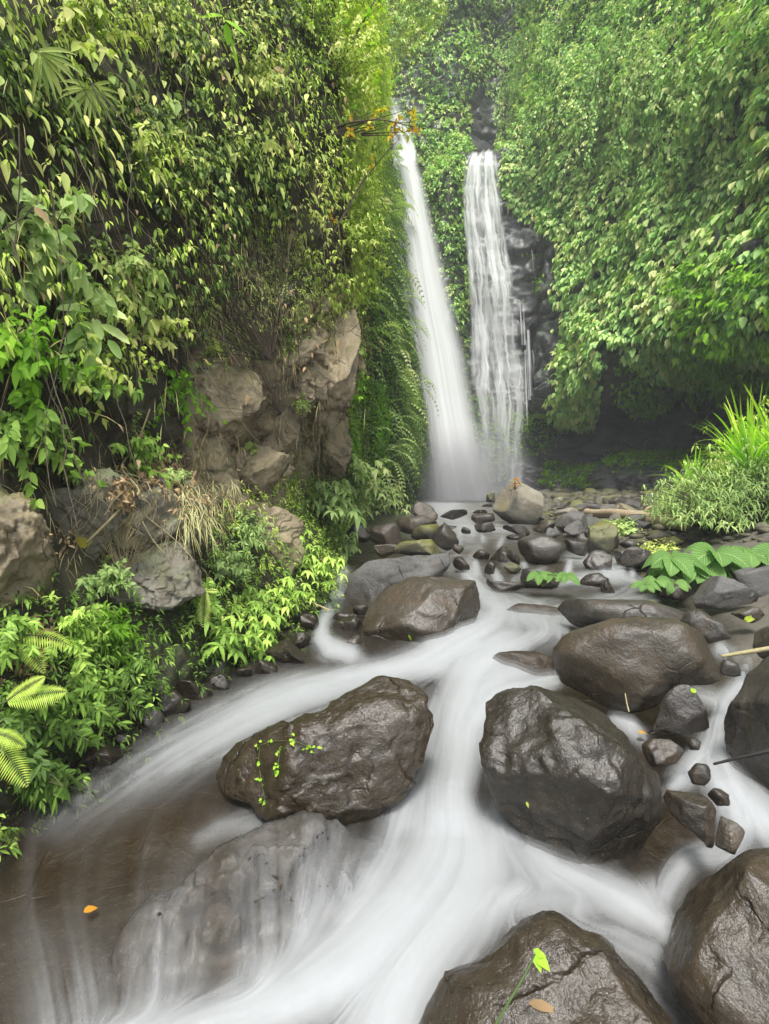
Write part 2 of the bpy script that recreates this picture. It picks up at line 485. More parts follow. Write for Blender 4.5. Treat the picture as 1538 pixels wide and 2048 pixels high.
def ground_z(X, Y):
    X = np.asarray(X, float); Y = np.asarray(Y, float)
    e = X - bank_edge(Y)
    P = np.stack([X.ravel(), Y.ravel(), np.zeros(X.size)], 1)
    n = (fbm(P * 1.1, 4, 61).reshape(X.shape)) * .10 + (fbm(P * 5.0, 3, 62).reshape(X.shape)) * .03
    deep = np.clip(.10 + .035 * Y, 0, .35)
    z = zw(Y) - deep + (deep + .06) * sstep(-.35, .35, e) + .10 * np.clip(e, 0, 50)
    z = z + .35 * sstep(.3, 2.0, e) * sstep(12, 8, Y) * sstep(3.5, 5.5, Y)
    # the shelf under the shallow pool at lower left
    z = z + .07 * np.exp(-(((X + .9) / .8) ** 2 + ((Y - 2.4) / .5) ** 2))
    return z + n * (.5 + .5 * sstep(-.3, .6, e))

gu = np.linspace(-14, 16, 420)
gv = np.concatenate([np.linspace(-6, .7, 24), np.geomspace(.75, 32, 420)])
GX, GY = np.meshgrid(np.sign(gu) * np.abs(gu / 16) ** 1.7 * 16, gv, indexing='ij')
GZ = ground_z(GX, GY)
PG = np.stack([GX, GY, GZ], -1)
wetG = sstep(.12, 0, GZ - zw(GY))
fcG = gridfaces(*GX.shape)
og = mesh('ground', PG.reshape(-1, 3), fcG, M['bed'], attrs={'wet': wetG * .8})
og.data.materials.append(M['gravel'])
og.data.polygons.foreach_set('material_index', ((GX - bank_edge(GY)).reshape(-1)[fcG[:, 0]] > -.1).astype(np.int32))
tag(og, kind='structure')
far = mesh('terrain', [(-150, -150, -1.2), (150, -150, -1.2), (150, 200, -1.2), (-150, 200, -1.2)], np.array([[0, 1, 2, 3]]), M['cliff'], attrs={'wet': [0] * 4, 'rocky': [0] * 4})
tag(far, kind='structure')
BG = bvh_of(PG, fcG)

def hit(px, py, trees=None):
    d = ray(float(px), float(py)); d = d / np.linalg.norm(d)
    best = None
    for t in (trees or (BL, BR, BG)):
        loc, nor, idx, dist = t.ray_cast(Vector(CAM), Vector(d))
        if loc is not None and (best is None or dist < best[2]):
            n = np.array(nor)
            if n @ d > 0: n = -n
            best = (np.array(loc), n, dist)
    return best

# ------------------------------------------------------------------ boulders
_ICO = {}
CRK = 0.0
def ico(level):
    if level not in _ICO:
        import bmesh
        bm = bmesh.new()
        bmesh.ops.create_icosphere(bm, subdivisions=level, radius=1)
        _ICO[level] = (np.array([v.co[:] for v in bm.verts]), np.array([[v.index for v in f.verts] for f in bm.faces]))
        bm.free()
    return _ICO[level]

OUTR = []
ROCKS = []       # bvh per boulder, for plants that sit on them
def boulder(outline, Y, label, mat='boulder', thick=.75, seed=1, crag=.5, lvl=None, group='boulders in the stream', name='boulder', wetlift=0.0, dry=False, cuts=7, cat='boulder', smooth_out=2, parent=None, veil=False, wetmin=0.0, sink=0.0, fract=0.0):
    rs = np.random.RandomState(seed)
    o = np.array(outline, float)
    # area centroid
    x, y = o[:, 0], o[:, 1]; x1, y1 = np.roll(x, -1), np.roll(y, -1)
    cr_ = x * y1 - x1 * y; A = cr_.sum() / 2
    cx = ((x + x1) * cr_).sum() / (6 * A); cy = ((y + y1) * cr_).sum() / (6 * A)
    dc = ray(cx, cy); C = CAM + dc * (Y / dc[1]); n = dc / np.linalg.norm(dc)
    R = unit(np.cross(n, [0, 0, 1.0])); U = np.cross(R, n)
    D = np.linalg.norm(C - CAM)
    # outline in the plane through C facing the camera
    dd = ray(o[:, 0], o[:, 1]); t = D / (dd @ n)
    K = CAM + dd * t[:, None] - C
    a, b = K @ R, K @ U
    # dense polygon -> radius by angle
    aa = np.concatenate([a + (np.roll(a, -1) - a) * s for s in np.linspace(0, 1, 40, endpoint=False)])
    bb = np.concatenate([b + (np.roll(b, -1) - b) * s for s in np.linspace(0, 1, 40, endpoint=False)])
    th = np.arctan2(bb, aa); rr = np.hypot(aa, bb)
    k = np.argsort(th); th, rr = th[k], rr[k]
    tg = np.linspace(-math.pi, math.pi, 361)
    rg = np.interp(tg, th, rr, period=2 * math.pi)
    for _ in range(smooth_out * 4):
        rg = (np.roll(rg[:-1], 1) + 2 * rg[:-1] + np.roll(rg[:-1], -1)) / 4
        rg = np.append(rg, rg[0])
    size = rg.mean()
    if lvl is None:
        pix = size / D * F / 2
        lvl = 7 if pix > 125 else 6 if pix > 60 else 5 if pix > 35 else 4 if pix > 12 else 3
    V, Fc = ico(lvl)
    ang = np.arctan2(V[:, 1], V[:, 0]); r = np.interp(ang, tg, rg)
    s = np.hypot(V[:, 0], V[:, 1])
    sf = s ** .82
    c3 = np.sign(V[:, 2]) * np.abs(V[:, 2]) ** .9
    TH = size * thick
    loc = np.stack([r * sf * np.cos(ang), r * sf * np.sin(ang), -c3 * TH], 1)      # local: R, U, n
    # cut flats off the body (only faces turned towards the viewer or back, so the outline stays)
    for _ in range(cuts):
        v = unit(rs.normal(size=3)); v[2] = -abs(v[2]) - .25 if rs.rand() < .8 else abs(v[2]); v = unit(v)
        dd_ = loc @ v
        h = np.quantile(dd_, rs.uniform(.93 - (.13 if size > .3 and Y < 4 else .24) * min(1.1, crag), .97 - .06 * crag))
        ex = np.maximum(dd_ - h, 0)
        loc = loc - v * (ex * ((.62 if size > .3 and Y < 4 else .74) + .22 * min(1, crag)))[:, None]
    nn = unit(loc / np.array([size, size, TH]) ** 2 * size ** 2)
    q = loc / size
    sd_ = seed * 7.31
    disp = -np.abs(fbm(q * 1.2 + sd_, 3, seed)) * .12 + fbm(q * 2.2 + sd_, 3, seed + 9) * .045 - .05 * np.exp(-((q - unit(np.array([rs.normal(), rs.normal(), -1.2])) * .8) ** 2).sum(1) / .12) - .04 * np.exp(-((q - unit(np.array([rs.normal(), rs.normal(), -1.0])) * .85) ** 2).sum(1) / .08) + crag * (craggy((q + .2 * np.stack([fbm(q * 2, 2, 5), fbm(q * 2, 2, 6), fbm(q * 2, 2, 7)], 1)) * 1.25 + sd_, seed, .55) * .06)
    if lvl >= 5:
        disp = disp + crag * craggy(q * 4.2 + sd_, seed + 3) * .016 + fbm(q * 7 + sd_, 4, seed, ridged=True) * (.006 + .008 * crag)
    if fract == 0 and lvl >= 4: fract = .35 * crag
    if fract:
        qq = q * size
        disp = disp + fract * (craggy(qq * 5.5 + sd_, seed + 5) * .06 + craggy(qq * 13 + sd_, seed + 6) * .025 + fbm(qq * 22 + sd_, 4, seed, ridged=True) * .012 - .03 * sstep(.25, .6, fbm(qq * 6 + sd_ * 2, 3, seed, ridged=True))) / max(size, .2) * .35
    loc = loc + nn * (disp * size)[:, None]
    for ax, src in ((0, a), (1, b)):            # the flats must not shrink the outline
        l0, l1 = loc[:, ax].min(), loc[:, ax].max()
        loc[:, ax] = src.min() + (loc[:, ax] - l0) * (src.max() - src.min()) / (l1 - l0)
    P = loc[:, :1] * R + loc[:, 1:2] * U + loc[:, 2:] * n
    C = C - np.array([0, 0, sink])
    Wd = P + C
    wet = np.ones(len(P)) * 0
    if not dry:
        hgt = Wd[:, 2] - zw(Wd[:, 1]) - wetlift
        wet = sstep(.5 * size + .12, .0, hgt + .12 * size * fbm(q * 1.5 + 3, 2, seed)) 
    wet = np.maximum(wet, wetmin)
    o_ = mesh(name, P, Fc, M[mat], parent=parent, attrs={'wet': wet})
    o_.location = C
    if cat: tag(o_, label, cat, group)
    ROCKS.append(BVHTree.FromPolygons(Wd.tolist(), Fc.tolist()))
    return o_

def blob(cx, cy, w, h, seed, rot=0.0, k=14, box=.0):
    rs = np.random.RandomState(seed)
    t = np.linspace(0, 2 * math.pi, k, endpoint=False) + rs.uniform(-.15, .15, k)
    p = 2.6 + box
    r = (np.abs(np.cos(t)) ** p + np.abs(np.sin(t)) ** p) ** (-1 / p) * rs.uniform(.86, 1.06, k)
    x = r * np.cos(t) * w / 2; y = r * np.sin(t) * h / 2
    c, s = math.cos(rot), math.sin(rot)
    return [(cx + a * c - b * s, cy + a * s + b * c) for a, b in zip(x, y)]

SG = 'boulders in the stream'
BIG = [
 # outline, Y, label, mat, thick, crag
 ([(966,1500),(972,1455),(1000,1420),(1040,1400),(1095,1383),(1150,1378),(1190,1400),(1225,1440),(1262,1500),(1300,1560),(1325,1640),(1338,1740),(1325,1800),(1240,1775),(1140,1735),(1080,1700),(1048,1650),(1020,1600),(975,1565)], 2.35,
  'large dark wet boulder with angular scooped facets right of the main white current', 'boulder', .8, 1.0),
 ([(1108,1300),(1130,1270),(1200,1243),(1262,1230),(1340,1236),(1395,1265),(1430,1305),(1448,1350),(1400,1370),(1335,1375),(1300,1410),(1240,1430),(1180,1400),(1128,1370)], 3.35,
  'wide smooth grey brown boulder above the large faceted boulder, small rainwater hollow on its top', 'boulder_warm', .7, .5),
 ([(1328,1900),(1335,1820),(1380,1762),(1450,1722),(1538,1698),(1640,1690),(1760,1800),(1760,2150),(1480,2150),(1390,2050),(1345,1990)], 1.55,
  'rounded olive brown boulder cut off by the bottom right corner', 'boulder_warm', .8, .25),
 ([(790,2080),(835,1990),(870,1915),(950,1865),(990,1825),(1040,1808),(1080,1838),(1190,1895),(1290,1955),(1380,2020),(1440,2080),(1400,2230),(780,2230)], 1.5,
  'low wet brown boulder at the bottom edge with a green sprout on it', 'boulder_warm', .6, .4),
 ([(1443,1500),(1447,1430),(1475,1375),(1538,1300),(1620,1270),(1680,1400),(1670,1580),(1560,1610),(1500,1575),(1460,1540)], 2.65,
  'tall dark boulder cut off by the right edge behind a black stick', 'boulder', .8, .6),
 ([(420,1545),(428,1510),(470,1470),(560,1440),(660,1415),(700,1375),(760,1348),(830,1352),(862,1390),(870,1450),(850,1520),(800,1590),(760,1640),(690,1690),(600,1650),(530,1600),(440,1580)], 2.56,
  'broad dark wet boulder left of the main current with a creeping seedling vine', 'boulder_warm', .6, 1.2),
 ([(686,1190),(690,1150),(715,1120),(760,1108),(850,1103),(888,1115),(899,1145),(880,1175),(800,1205),(740,1235),(700,1215)], 5.7,
  'long grey boulder with pale streaks behind the brown rounded boulder', 'boulder_grey', .8, .8),
 ([(722,1250),(735,1210),(745,1180),(800,1160),(890,1150),(935,1180),(968,1222),(940,1250),(880,1285),(810,1318),(745,1320),(725,1290)], 4.55,
  'brown rounded boulder with a flat top left of the stepped rapids', 'boulder_warm', .8, .9),
 ([(185,2010),(200,1900),(235,1800),(300,1745),(370,1700),(410,1650),(480,1615),(580,1620),(660,1650),(770,1640),(815,1690),(800,1790),(740,1870),(640,1950),(520,2010),(380,2070),(250,2080)], 1.93,
  'submerged brown rock shelf veiled by thin streaming water at lower left', 'boulder_dark', .38, .7),
 # right group
 ([(1110,1215),(1170,1202),(1230,1200),(1290,1200),(1330,1225),(1410,1215),(1420,1250),(1330,1275),(1200,1262),(1150,1240)], 4.3,
  'flat grey slab behind the wide smooth boulder', 'boulder', .7, .4),
 ([(1358,1240),(1378,1222),(1420,1222),(1455,1245),(1462,1275),(1430,1290),(1380,1270)], 3.75,
  'small rough round rock resting on the right shoulder of the wide smooth boulder', 'boulder', .8, .9),
 ([(1384,1195),(1392,1160),(1425,1150),(1465,1160),(1500,1185),(1518,1212),(1450,1222),(1400,1218)], 4.9,
  'pale grey angular boulder under the big veined leaves', 'boulder_grey', .8, 1.0),
 ([(1466,1170),(1470,1130),(1538,1120),(1610,1135),(1610,1205),(1538,1206),(1490,1190)], 5.2,
  'grey block at the right edge beside the big veined leaves', 'boulder_grey', .8, 1.1),
 ([(1318,1185),(1340,1166),(1380,1170),(1388,1195),(1350,1200)], 5.3,
  'small dark rock under the big veined leaves', 'boulder_dark', .8, 1.0),
 ([(1222,1240),(1240,1215),(1300,1200),(1330,1215),(1290,1240),(1240,1250)], 4.6,
  'mossy stone with pale green weeds growing on it', 'boulder_moss', .7, .8),
 ([(1300,1440),(1310,1400),(1340,1375),(1380,1370),(1415,1400),(1420,1435),(1380,1460),(1330,1468),(1295,1470)], 2.95,
  'black glistening rock with thin water running over its right side', 'boulder_dark', .7, 1.0),
 ([(1282,1490),(1295,1475),(1340,1478),(1370,1500),(1350,1530),(1310,1535),(1288,1515)], 2.62,
  'dark jagged rock beside the orange fallen leaf', 'boulder_dark', .7, 1.1),
 ([(1374,1488),(1388,1475),(1402,1485),(1398,1500),(1380,1500)], 2.62, 'tiny black pebble poking out of white water under the glistening rock', 'boulder_dark', .8, .5),
 ([(1375,1545),(1390,1525),(1412,1528),(1422,1555),(1405,1572),(1384,1568)], 2.4, 'round black pebble between the stick tip and the faceted boulder', 'boulder_dark', .8, .5),
 ([(1415,1590),(1430,1575),(1458,1590),(1460,1612),(1435,1612)], 2.3, 'grey pebble half under white water near the right edge', 'boulder_dark', .8, .6),
 ([(1325,1600),(1345,1585),(1400,1588),(1425,1625),(1432,1700),(1410,1690),(1360,1640)], 2.15,
  'dark wedge shaped rock between the faceted boulder and the right channel', 'boulder_dark', .6, .8),
 ([(1430,1690),(1445,1645),(1475,1640),(1490,1680),(1470,1710)], 2.0, 'mossy brown stone veiled by thin water near the right edge', 'boulder_warm', .6, .7),
 ([(994,1420),(998,1404),(1035,1400),(1070,1405),(1040,1420),(1000,1440)], 2.7, 'black rock slab peeking out behind the faceted boulder', 'boulder_dark', .8, .6),
 ([(1440,1350),(1448,1318),(1475,1330),(1482,1350)], 3.2, 'small wet rock beside the pale stick', 'boulder', .8, .6),
 ([(1505,1290),(1512,1265),(1538,1250),(1580,1250),(1590,1300),(1538,1320)], 3.6, 'brown rock at the right edge above the pale stick', 'boulder_warm', .8, .6),
 # middle of the stream
 ([(985,1000),(990,980),(1010,966),(1040,962),(1070,985),(1085,1005),(1090,1020),(1078,1045),(1050,1058),(1000,1048),(984,1030)], 12.3,
  'big pale angular boulder with a dark underside and an orange plant on top', 'boulder_pale', .9, 1.2),
 ([(1034,1090),(1038,1076),(1062,1068),(1100,1074),(1130,1088),(1133,1102),(1115,1125),(1070,1135),(1048,1115)], 7.3,
  'blunt dark grey boulder in mid stream left of the small white fall', 'boulder', .8, .5),
 ([(1172,1090),(1180,1050),(1200,1042),(1235,1052),(1238,1085),(1228,1110),(1195,1104)], 7.9,
  'square brown block of rock standing above the small white fall', 'boulder_moss', .9, 1.2),
 ([(1110,1052),(1125,1030),(1150,1022),(1172,1032),(1178,1060),(1150,1070),(1122,1068)], 9.6,
  'grey boulder between the pale angular boulder and the square block', 'boulder_grey', .9, 1.1),
 ([(978,1110),(985,1095),(1015,1090),(1022,1110),(1015,1132),(990,1122)], 7.4, 'black angular rock left of the blunt boulder', 'boulder_dark', .8, 1.1),
 ([(945,1112),(965,1098),(980,1108),(978,1122),(955,1122)], 7.6, 'small rounded dark rock at the left of the mid stream cluster', 'boulder_dark', .8, .6),
 ([(1012,1110),(1018,1098),(1040,1115),(1040,1130),(1022,1126)], 7.1, 'narrow black rock against the blunt boulder', 'boulder_dark', .8, 1.0),
 ([(1008,1140),(1015,1126),(1032,1128),(1042,1140),(1030,1148)], 6.6, 'small mossy pebble below the blunt boulder', 'boulder_moss', .8, .6),
 ([(968,1155),(975,1120),(992,1125),(985,1158)], 6.6, 'dark upright stone beside the white channel', 'boulder_dark', .8, .8),
 ([(972,1172),(985,1158),(1045,1165),(1050,1178),(1010,1184)], 5.9, 'flat dark stone left of the broad leaves in the stream', 'boulder_dark', .8, .8),
 ([(1040,1160),(1050,1140),(1085,1130),(1115,1140),(1120,1165),(1100,1178),(1060,1178)], 6.1, 'stone half hidden by the broad leaves in the stream', 'boulder', .8, .6),
 ([(1160,1165),(1168,1148),(1195,1145),(1218,1165),(1215,1178),(1180,1175)], 6.1, 'black shiny stone right of the broad leaves in the stream', 'boulder_dark', .8, .9),
 ([(1200,1170),(1215,1160),(1230,1185),(1205,1190)], 5.9, 'sloping black stone touching the shiny stone', 'boulder_dark', .8, .6),
 ([(1228,1128),(1225,1105),(1260,1092),(1290,1105),(1300,1130),(1270,1150),(1240,1140)], 7.0, 'low wet shelf of rock at the right end of the small white fall', 'boulder', .8, .6),
 ([(1165,1125),(1175,1105),(1205,1100),(1225,1115),(1222,1150),(1180,1150)], 6.8, 'wet rock inside the small white fall', 'boulder', .6, .6),
 ([(868,1085),(872,1055),(890,1045),(912,1068),(918,1090),(895,1102)], 7.9, 'steep grey rock at the right end of the left bank rocks', 'boulder', .8, 1.0),
 ([(822,1075),(835,1055),(870,1048),(880,1075),(850,1085)], 8.3, 'mossy rock between the two flat left bank boulders', 'boulder_moss', .8, .8),
 ([(738,1078),(742,1052),(790,1045),(802,1062),(800,1090),(765,1100)], 8.0, 'brown rounded boulder beneath the palmate plants of the left bank', 'boulder_warm', .8, .5),
 ([(785,1052),(800,1035),(850,1030),(875,1045),(860,1060),(800,1068)], 9.2, 'flat topped brown boulder beyond the rounded left bank boulder', 'boulder_warm', .8, .4),
 ([(825,1025),(832,1002),(860,1010),(876,1032),(870,1045),(840,1040)], 11.0, 'rusty brown boulder nearest the plunge pool on the left bank', 'boulder_warm', .8, .7),
 ([(785,1105),(800,1085),(850,1078),(880,1100),(880,1115),(810,1115)], 6.5, 'mossy yellow speckled rock behind the long grey boulder', 'boulder_moss', .8, .8),
 ([(905,1100),(912,1088),(928,1092),(925,1108)], 7.6, 'little grey rock at the foot of the steep left bank rock', 'boulder', .8, .7),
 ([(664,1260),(672,1238),(705,1230),(728,1245),(722,1275),(690,1280)], 4.7, 'black rounded rock dividing the small left cascade', 'boulder_dark', .8, .5),
 ([(705,1230),(712,1212),(735,1210),(738,1228)], 5.0, 'small dark rock under the long grey boulder', 'boulder_dark', .8, .6),
 ([(665,1238),(680,1225),(712,1228),(715,1240),(680,1246)], 4.95, 'flat wet stone with a pale shine above the dividing rock', 'boulder_dark', .7, .4),
 ([(688,1300),(692,1275),(715,1268),(725,1290),(712,1302)], 4.4, 'small brown stone veiled at the foot of the left cascade', 'boulder_warm', .8, .5),
 ([(-60,1735),(-40,1680),(5,1690),(14,1710),(5,1730)], 2.3, 'rust brown wet rock at the left edge in the shallow pool', 'boulder_warm', .8, .5),
 # rocks veiled in the rapids (mostly under water)
 ([(955,1300),(990,1270),(1060,1268),(1110,1290),(1110,1330),(1050,1350),(985,1340)], 4.0, 'grey rock showing through the milky rapids above the faceted boulder', 'boulder', .6, .5),
 ([(1010,1205),(1040,1180),(1120,1188),(1170,1210),(1130,1240),(1040,1235)], 5.1, 'dark rock just under the smooth water below the broad leaves', 'boulder_dark', .5, .4),
 # angular rubble wedged along the rapids
 ([(1005,1068),(1012,1052),(1050,1050),(1060,1064),(1040,1074)], 9.6, 'dark broken slab at the foot of the pale angular boulder', 'boulder_dark', .8, 1.3),
 ([(1128,1098),(1135,1078),(1168,1082),(1176,1104),(1150,1112)], 7.5, 'broken grey block between the blunt boulder and the square block', 'boulder', .9, 1.3),
 ([(1236,1122),(1246,1100),(1290,1098),(1310,1118),(1290,1136),(1250,1134)], 6.7, 'angular wet block right of the small white fall', 'boulder', .9, 1.3),
 ([(1288,1158),(1296,1138),(1330,1136),(1340,1160),(1316,1172)], 5.9, 'black block under the left end of the big veined leaves', 'boulder_dark', .9, 1.2),
 ([(880,1032),(892,1018),(930,1020),(935,1034),(905,1040)], 12.5, 'flat dark rock in the smooth water below the plunge pool', 'boulder_dark', .8, 1.1),
 ([(690,1075),(700,1052),(735,1048),(745,1072),(725,1086)], 8.2, 'dark block tucked under the palmate plants', 'boulder_dark', .9, 1.2),
 ([(748,1110),(756,1090),(792,1088),(800,1106),(776,1116)], 6.9, 'broken brown block behind the long grey boulder', 'boulder_warm', .9, 1.2),
 ([(905,1135),(912,1112),(940,1118),(938,1138),(920,1142)], 6.6, 'wet dark rock splitting the channel right of the long grey boulder', 'boulder_dark', .9, 1.1),
 ([(1395,1150),(1405,1130),(1445,1132),(1460,1150),(1430,1162)], 5.6, 'dark block in the shade beneath the middle veined leaves', 'boulder_dark', .9, 1.1),
 ([(1460,1230),(1470,1212),(1510,1214),(1530,1232),(1500,1246)], 4.3, 'brown stone in the side water right of the pale grey boulder', 'boulder_warm', .8, .9),
 ([(1128,1060),(1136,1040),(1170,1044),(1172,1062),(1150,1072)], 9.0, 'leaning grey block in front of the yellowish angular rock', 'boulder_grey', .9, 1.3),
 # right bank
 ([(1090,1075),(1095,1058),(1112,1055),(1120,1072),(1105,1080)], 9.2, 'small wedge rock left of the grey boulder on the right bank', 'boulder_grey', .8, 1.0),
 ([(1065,1062),(1075,1048),(1100,1045),(1110,1062),(1085,1066)], 10.2, 'black rock in the shade of the pale angular boulder', 'boulder_dark', .8, 1.0),
 ([(1170,1020),(1180,1010),(1235,1008),(1258,1018),(1262,1032),(1220,1034),(1180,1030)], 13.0, 'long rounded grey rock behind the driftwood log', 'boulder_grey', .8, .5),
 ([(1135,1022),(1150,1000),(1172,1005),(1178,1022),(1155,1030)], 13.5, 'yellowish angular rock at the left end of the driftwood log', 'boulder_moss', .8, 1.0),
 ([(1272,1002),(1280,985),(1300,980),(1320,990),(1322,1002),(1295,1006)], 15.5, 'moss covered yellow boulder on the gravel bank under the wet cliff', 'boulder_moss', .8, .5),
 ([(1318,1002),(1328,985),(1365,982),(1392,995),(1385,1008),(1340,1008)], 14.0, 'grey boulder right of the yellow mossy boulder', 'boulder_grey', .8, .6),
 ([(1278,1038),(1290,1025),(1350,1022),(1370,1035),(1360,1048),(1300,1048)], 11.5, 'flat sandy coloured rock just above the driftwood log', 'boulder_pale', .8, .4),
 ([(1265,1078),(1275,1062),(1310,1060),(1325,1075),(1310,1092),(1280,1090)], 8.7, 'dark rounded rock under the right end of the driftwood log', 'boulder_dark', .8, .7),
 ([(1300,1095),(1310,1078),(1345,1072),(1370,1088),(1350,1108),(1312,1108)], 7.6, 'mossy stone at the foot of the dense pale shrub', 'boulder_moss', .8, .7),
 ([(1325,1120),(1335,1100),(1380,1095),(1400,1120),(1370,1135)], 6.6, 'smooth grey stone behind the big veined leaves', 'boulder', .8, .5),
 ([(1236,1088),(1250,1080),(1282,1085),(1285,1096),(1250,1098)], 8.0, 'low flat stone at the water edge below the driftwood log', 'boulder', .8, .5),
 ([(1168,1075),(1172,1062),(1190,1060),(1180,1078)], 8.9, 'pale grey wedge between the grey boulder and the square block', 'boulder_grey', .8, .9),
 ([(972,1005),(975,990),(990,985),(990,1003)], 14.0, 'olive rock leaning on the left of the pale angular boulder', 'boulder_moss', .8, .8),
 ([(942,1045),(950,1030),(988,1026),(990,1042),(960,1048)], 12.4, 'flat dark slab left of the pale angular boulder', 'boulder_dark', .8, .7),
 ([(948,1062),(955,1048),(985,1045),(992,1060),(970,1066)], 10.2, 'dark squat rock in the riffle below the pale angular boulder', 'boulder_dark', .8, .8),
 ([(922,1068),(928,1054),(940,1054),(942,1068)], 9.7, 'small dark rock left of the squat rock in the riffle', 'boulder_dark', .8, .7),
 ([(1090,1020),(1100,1008),(1118,1012),(1115,1024)], 14.5, 'reddish rock right behind the pale angular boulder', 'boulder_warm', .8, .8),
]
SUBM = []
for k, (ol, Y, lab, mt, th_, cg) in enumerate(BIG):
    wm = {0: .9, 1: .4, 2: .7, 3: .9, 4: .4, 5: 1.0, 6: .1, 7: .45}.get(k, .3 if Y < 9 else 0)
    submerged = 'submerged brown' in lab or 'submerged rock' in lab or 'under rippling' in lab or 'just under' in lab or 'showing through' in lab
    if submerged: mt = 'submerged'
    boulder(ol, Y, lab, mt, th_, seed=k + 11, crag=cg, wetmin=1 if submerged else wm, fract=1.6 if submerged and Y < 3 else 0, smooth_out=2 if cg < .95 else 0, sink=(.06 if Y < 3 else .12) if submerged else 0)
    if submerged and Y < 3: SUBM.append(k)
# ------------------------------------------------------------------ water
def water_mat(name, layer=0):
    m, nt, b = newmat(name)
    L = nt.links
    f = attr(nt, 'foam')
    out = nt.nodes['Material Output']
    b.inputs['Base Color'].default_value = (.46, .48, .488, 1)
    b.inputs['Roughness'].default_value = .55
    b.inputs['Specular IOR Level'].default_value = .3
    tr = N(nt, 'BsdfTransparent'); 
    tr.inputs[0].default_value = (.86, .83, .76, 1) if layer == 0 else (1, 1, 1, 1)
    if layer == 0:
        gl = N(nt, 'BsdfGlossy'); gl.inputs['Roughness'].default_value = .3
        gl.inputs['Color'].default_value = (.75, .72, .66, 1)
        fr = N(nt, 'Fresnel', IOR=1.2)
        pos = geopos(nt)
        mp = N(nt, 'Mapping'); mp.inputs['Scale'].default_value = (3, 1.2, 1)
        L.new(pos, mp.inputs['Vector'])
        nz = noise(nt, 5, 4, .5, mp.outputs[0])
        bp = N(nt, 'Bump', Strength=.35, Distance=.03)
        L.new(nz, bp.inputs['Height'])
        L.new(bp.outputs[0], gl.inputs['Normal']); L.new(bp.outputs[0], fr.inputs['Normal'])
        mx = N(nt, 'MixShader'); L.new(fr.outputs[0], mx.inputs[0]); L.new(tr.outputs[0], mx.inputs[1]); L.new(gl.outputs[0], mx.inputs[2])
        silt = N(nt, 'BsdfDiffuse'); silt.inputs['Color'].default_value = (.045, .028, .012, 1)
        ms = N(nt, 'MixShader'); ms.inputs[0].default_value = .16
        L.new(mx.outputs[0], ms.inputs[1]); L.new(silt.outputs[0], ms.inputs[2])
        clear = ms.outputs[0]
    else:
        clear = tr.outputs[0]
    m2 = N(nt, 'MixShader'); L.new(f, m2.inputs[0]); L.new(clear, m2.inputs[1]); L.new(b.outputs[0], m2.inputs[2])
    L.new(m2.outputs[0], out.inputs['Surface'])
    return m
M['water'] = water_mat('silky_water', 0)
M['veil'] = water_mat('water_veil', 1)

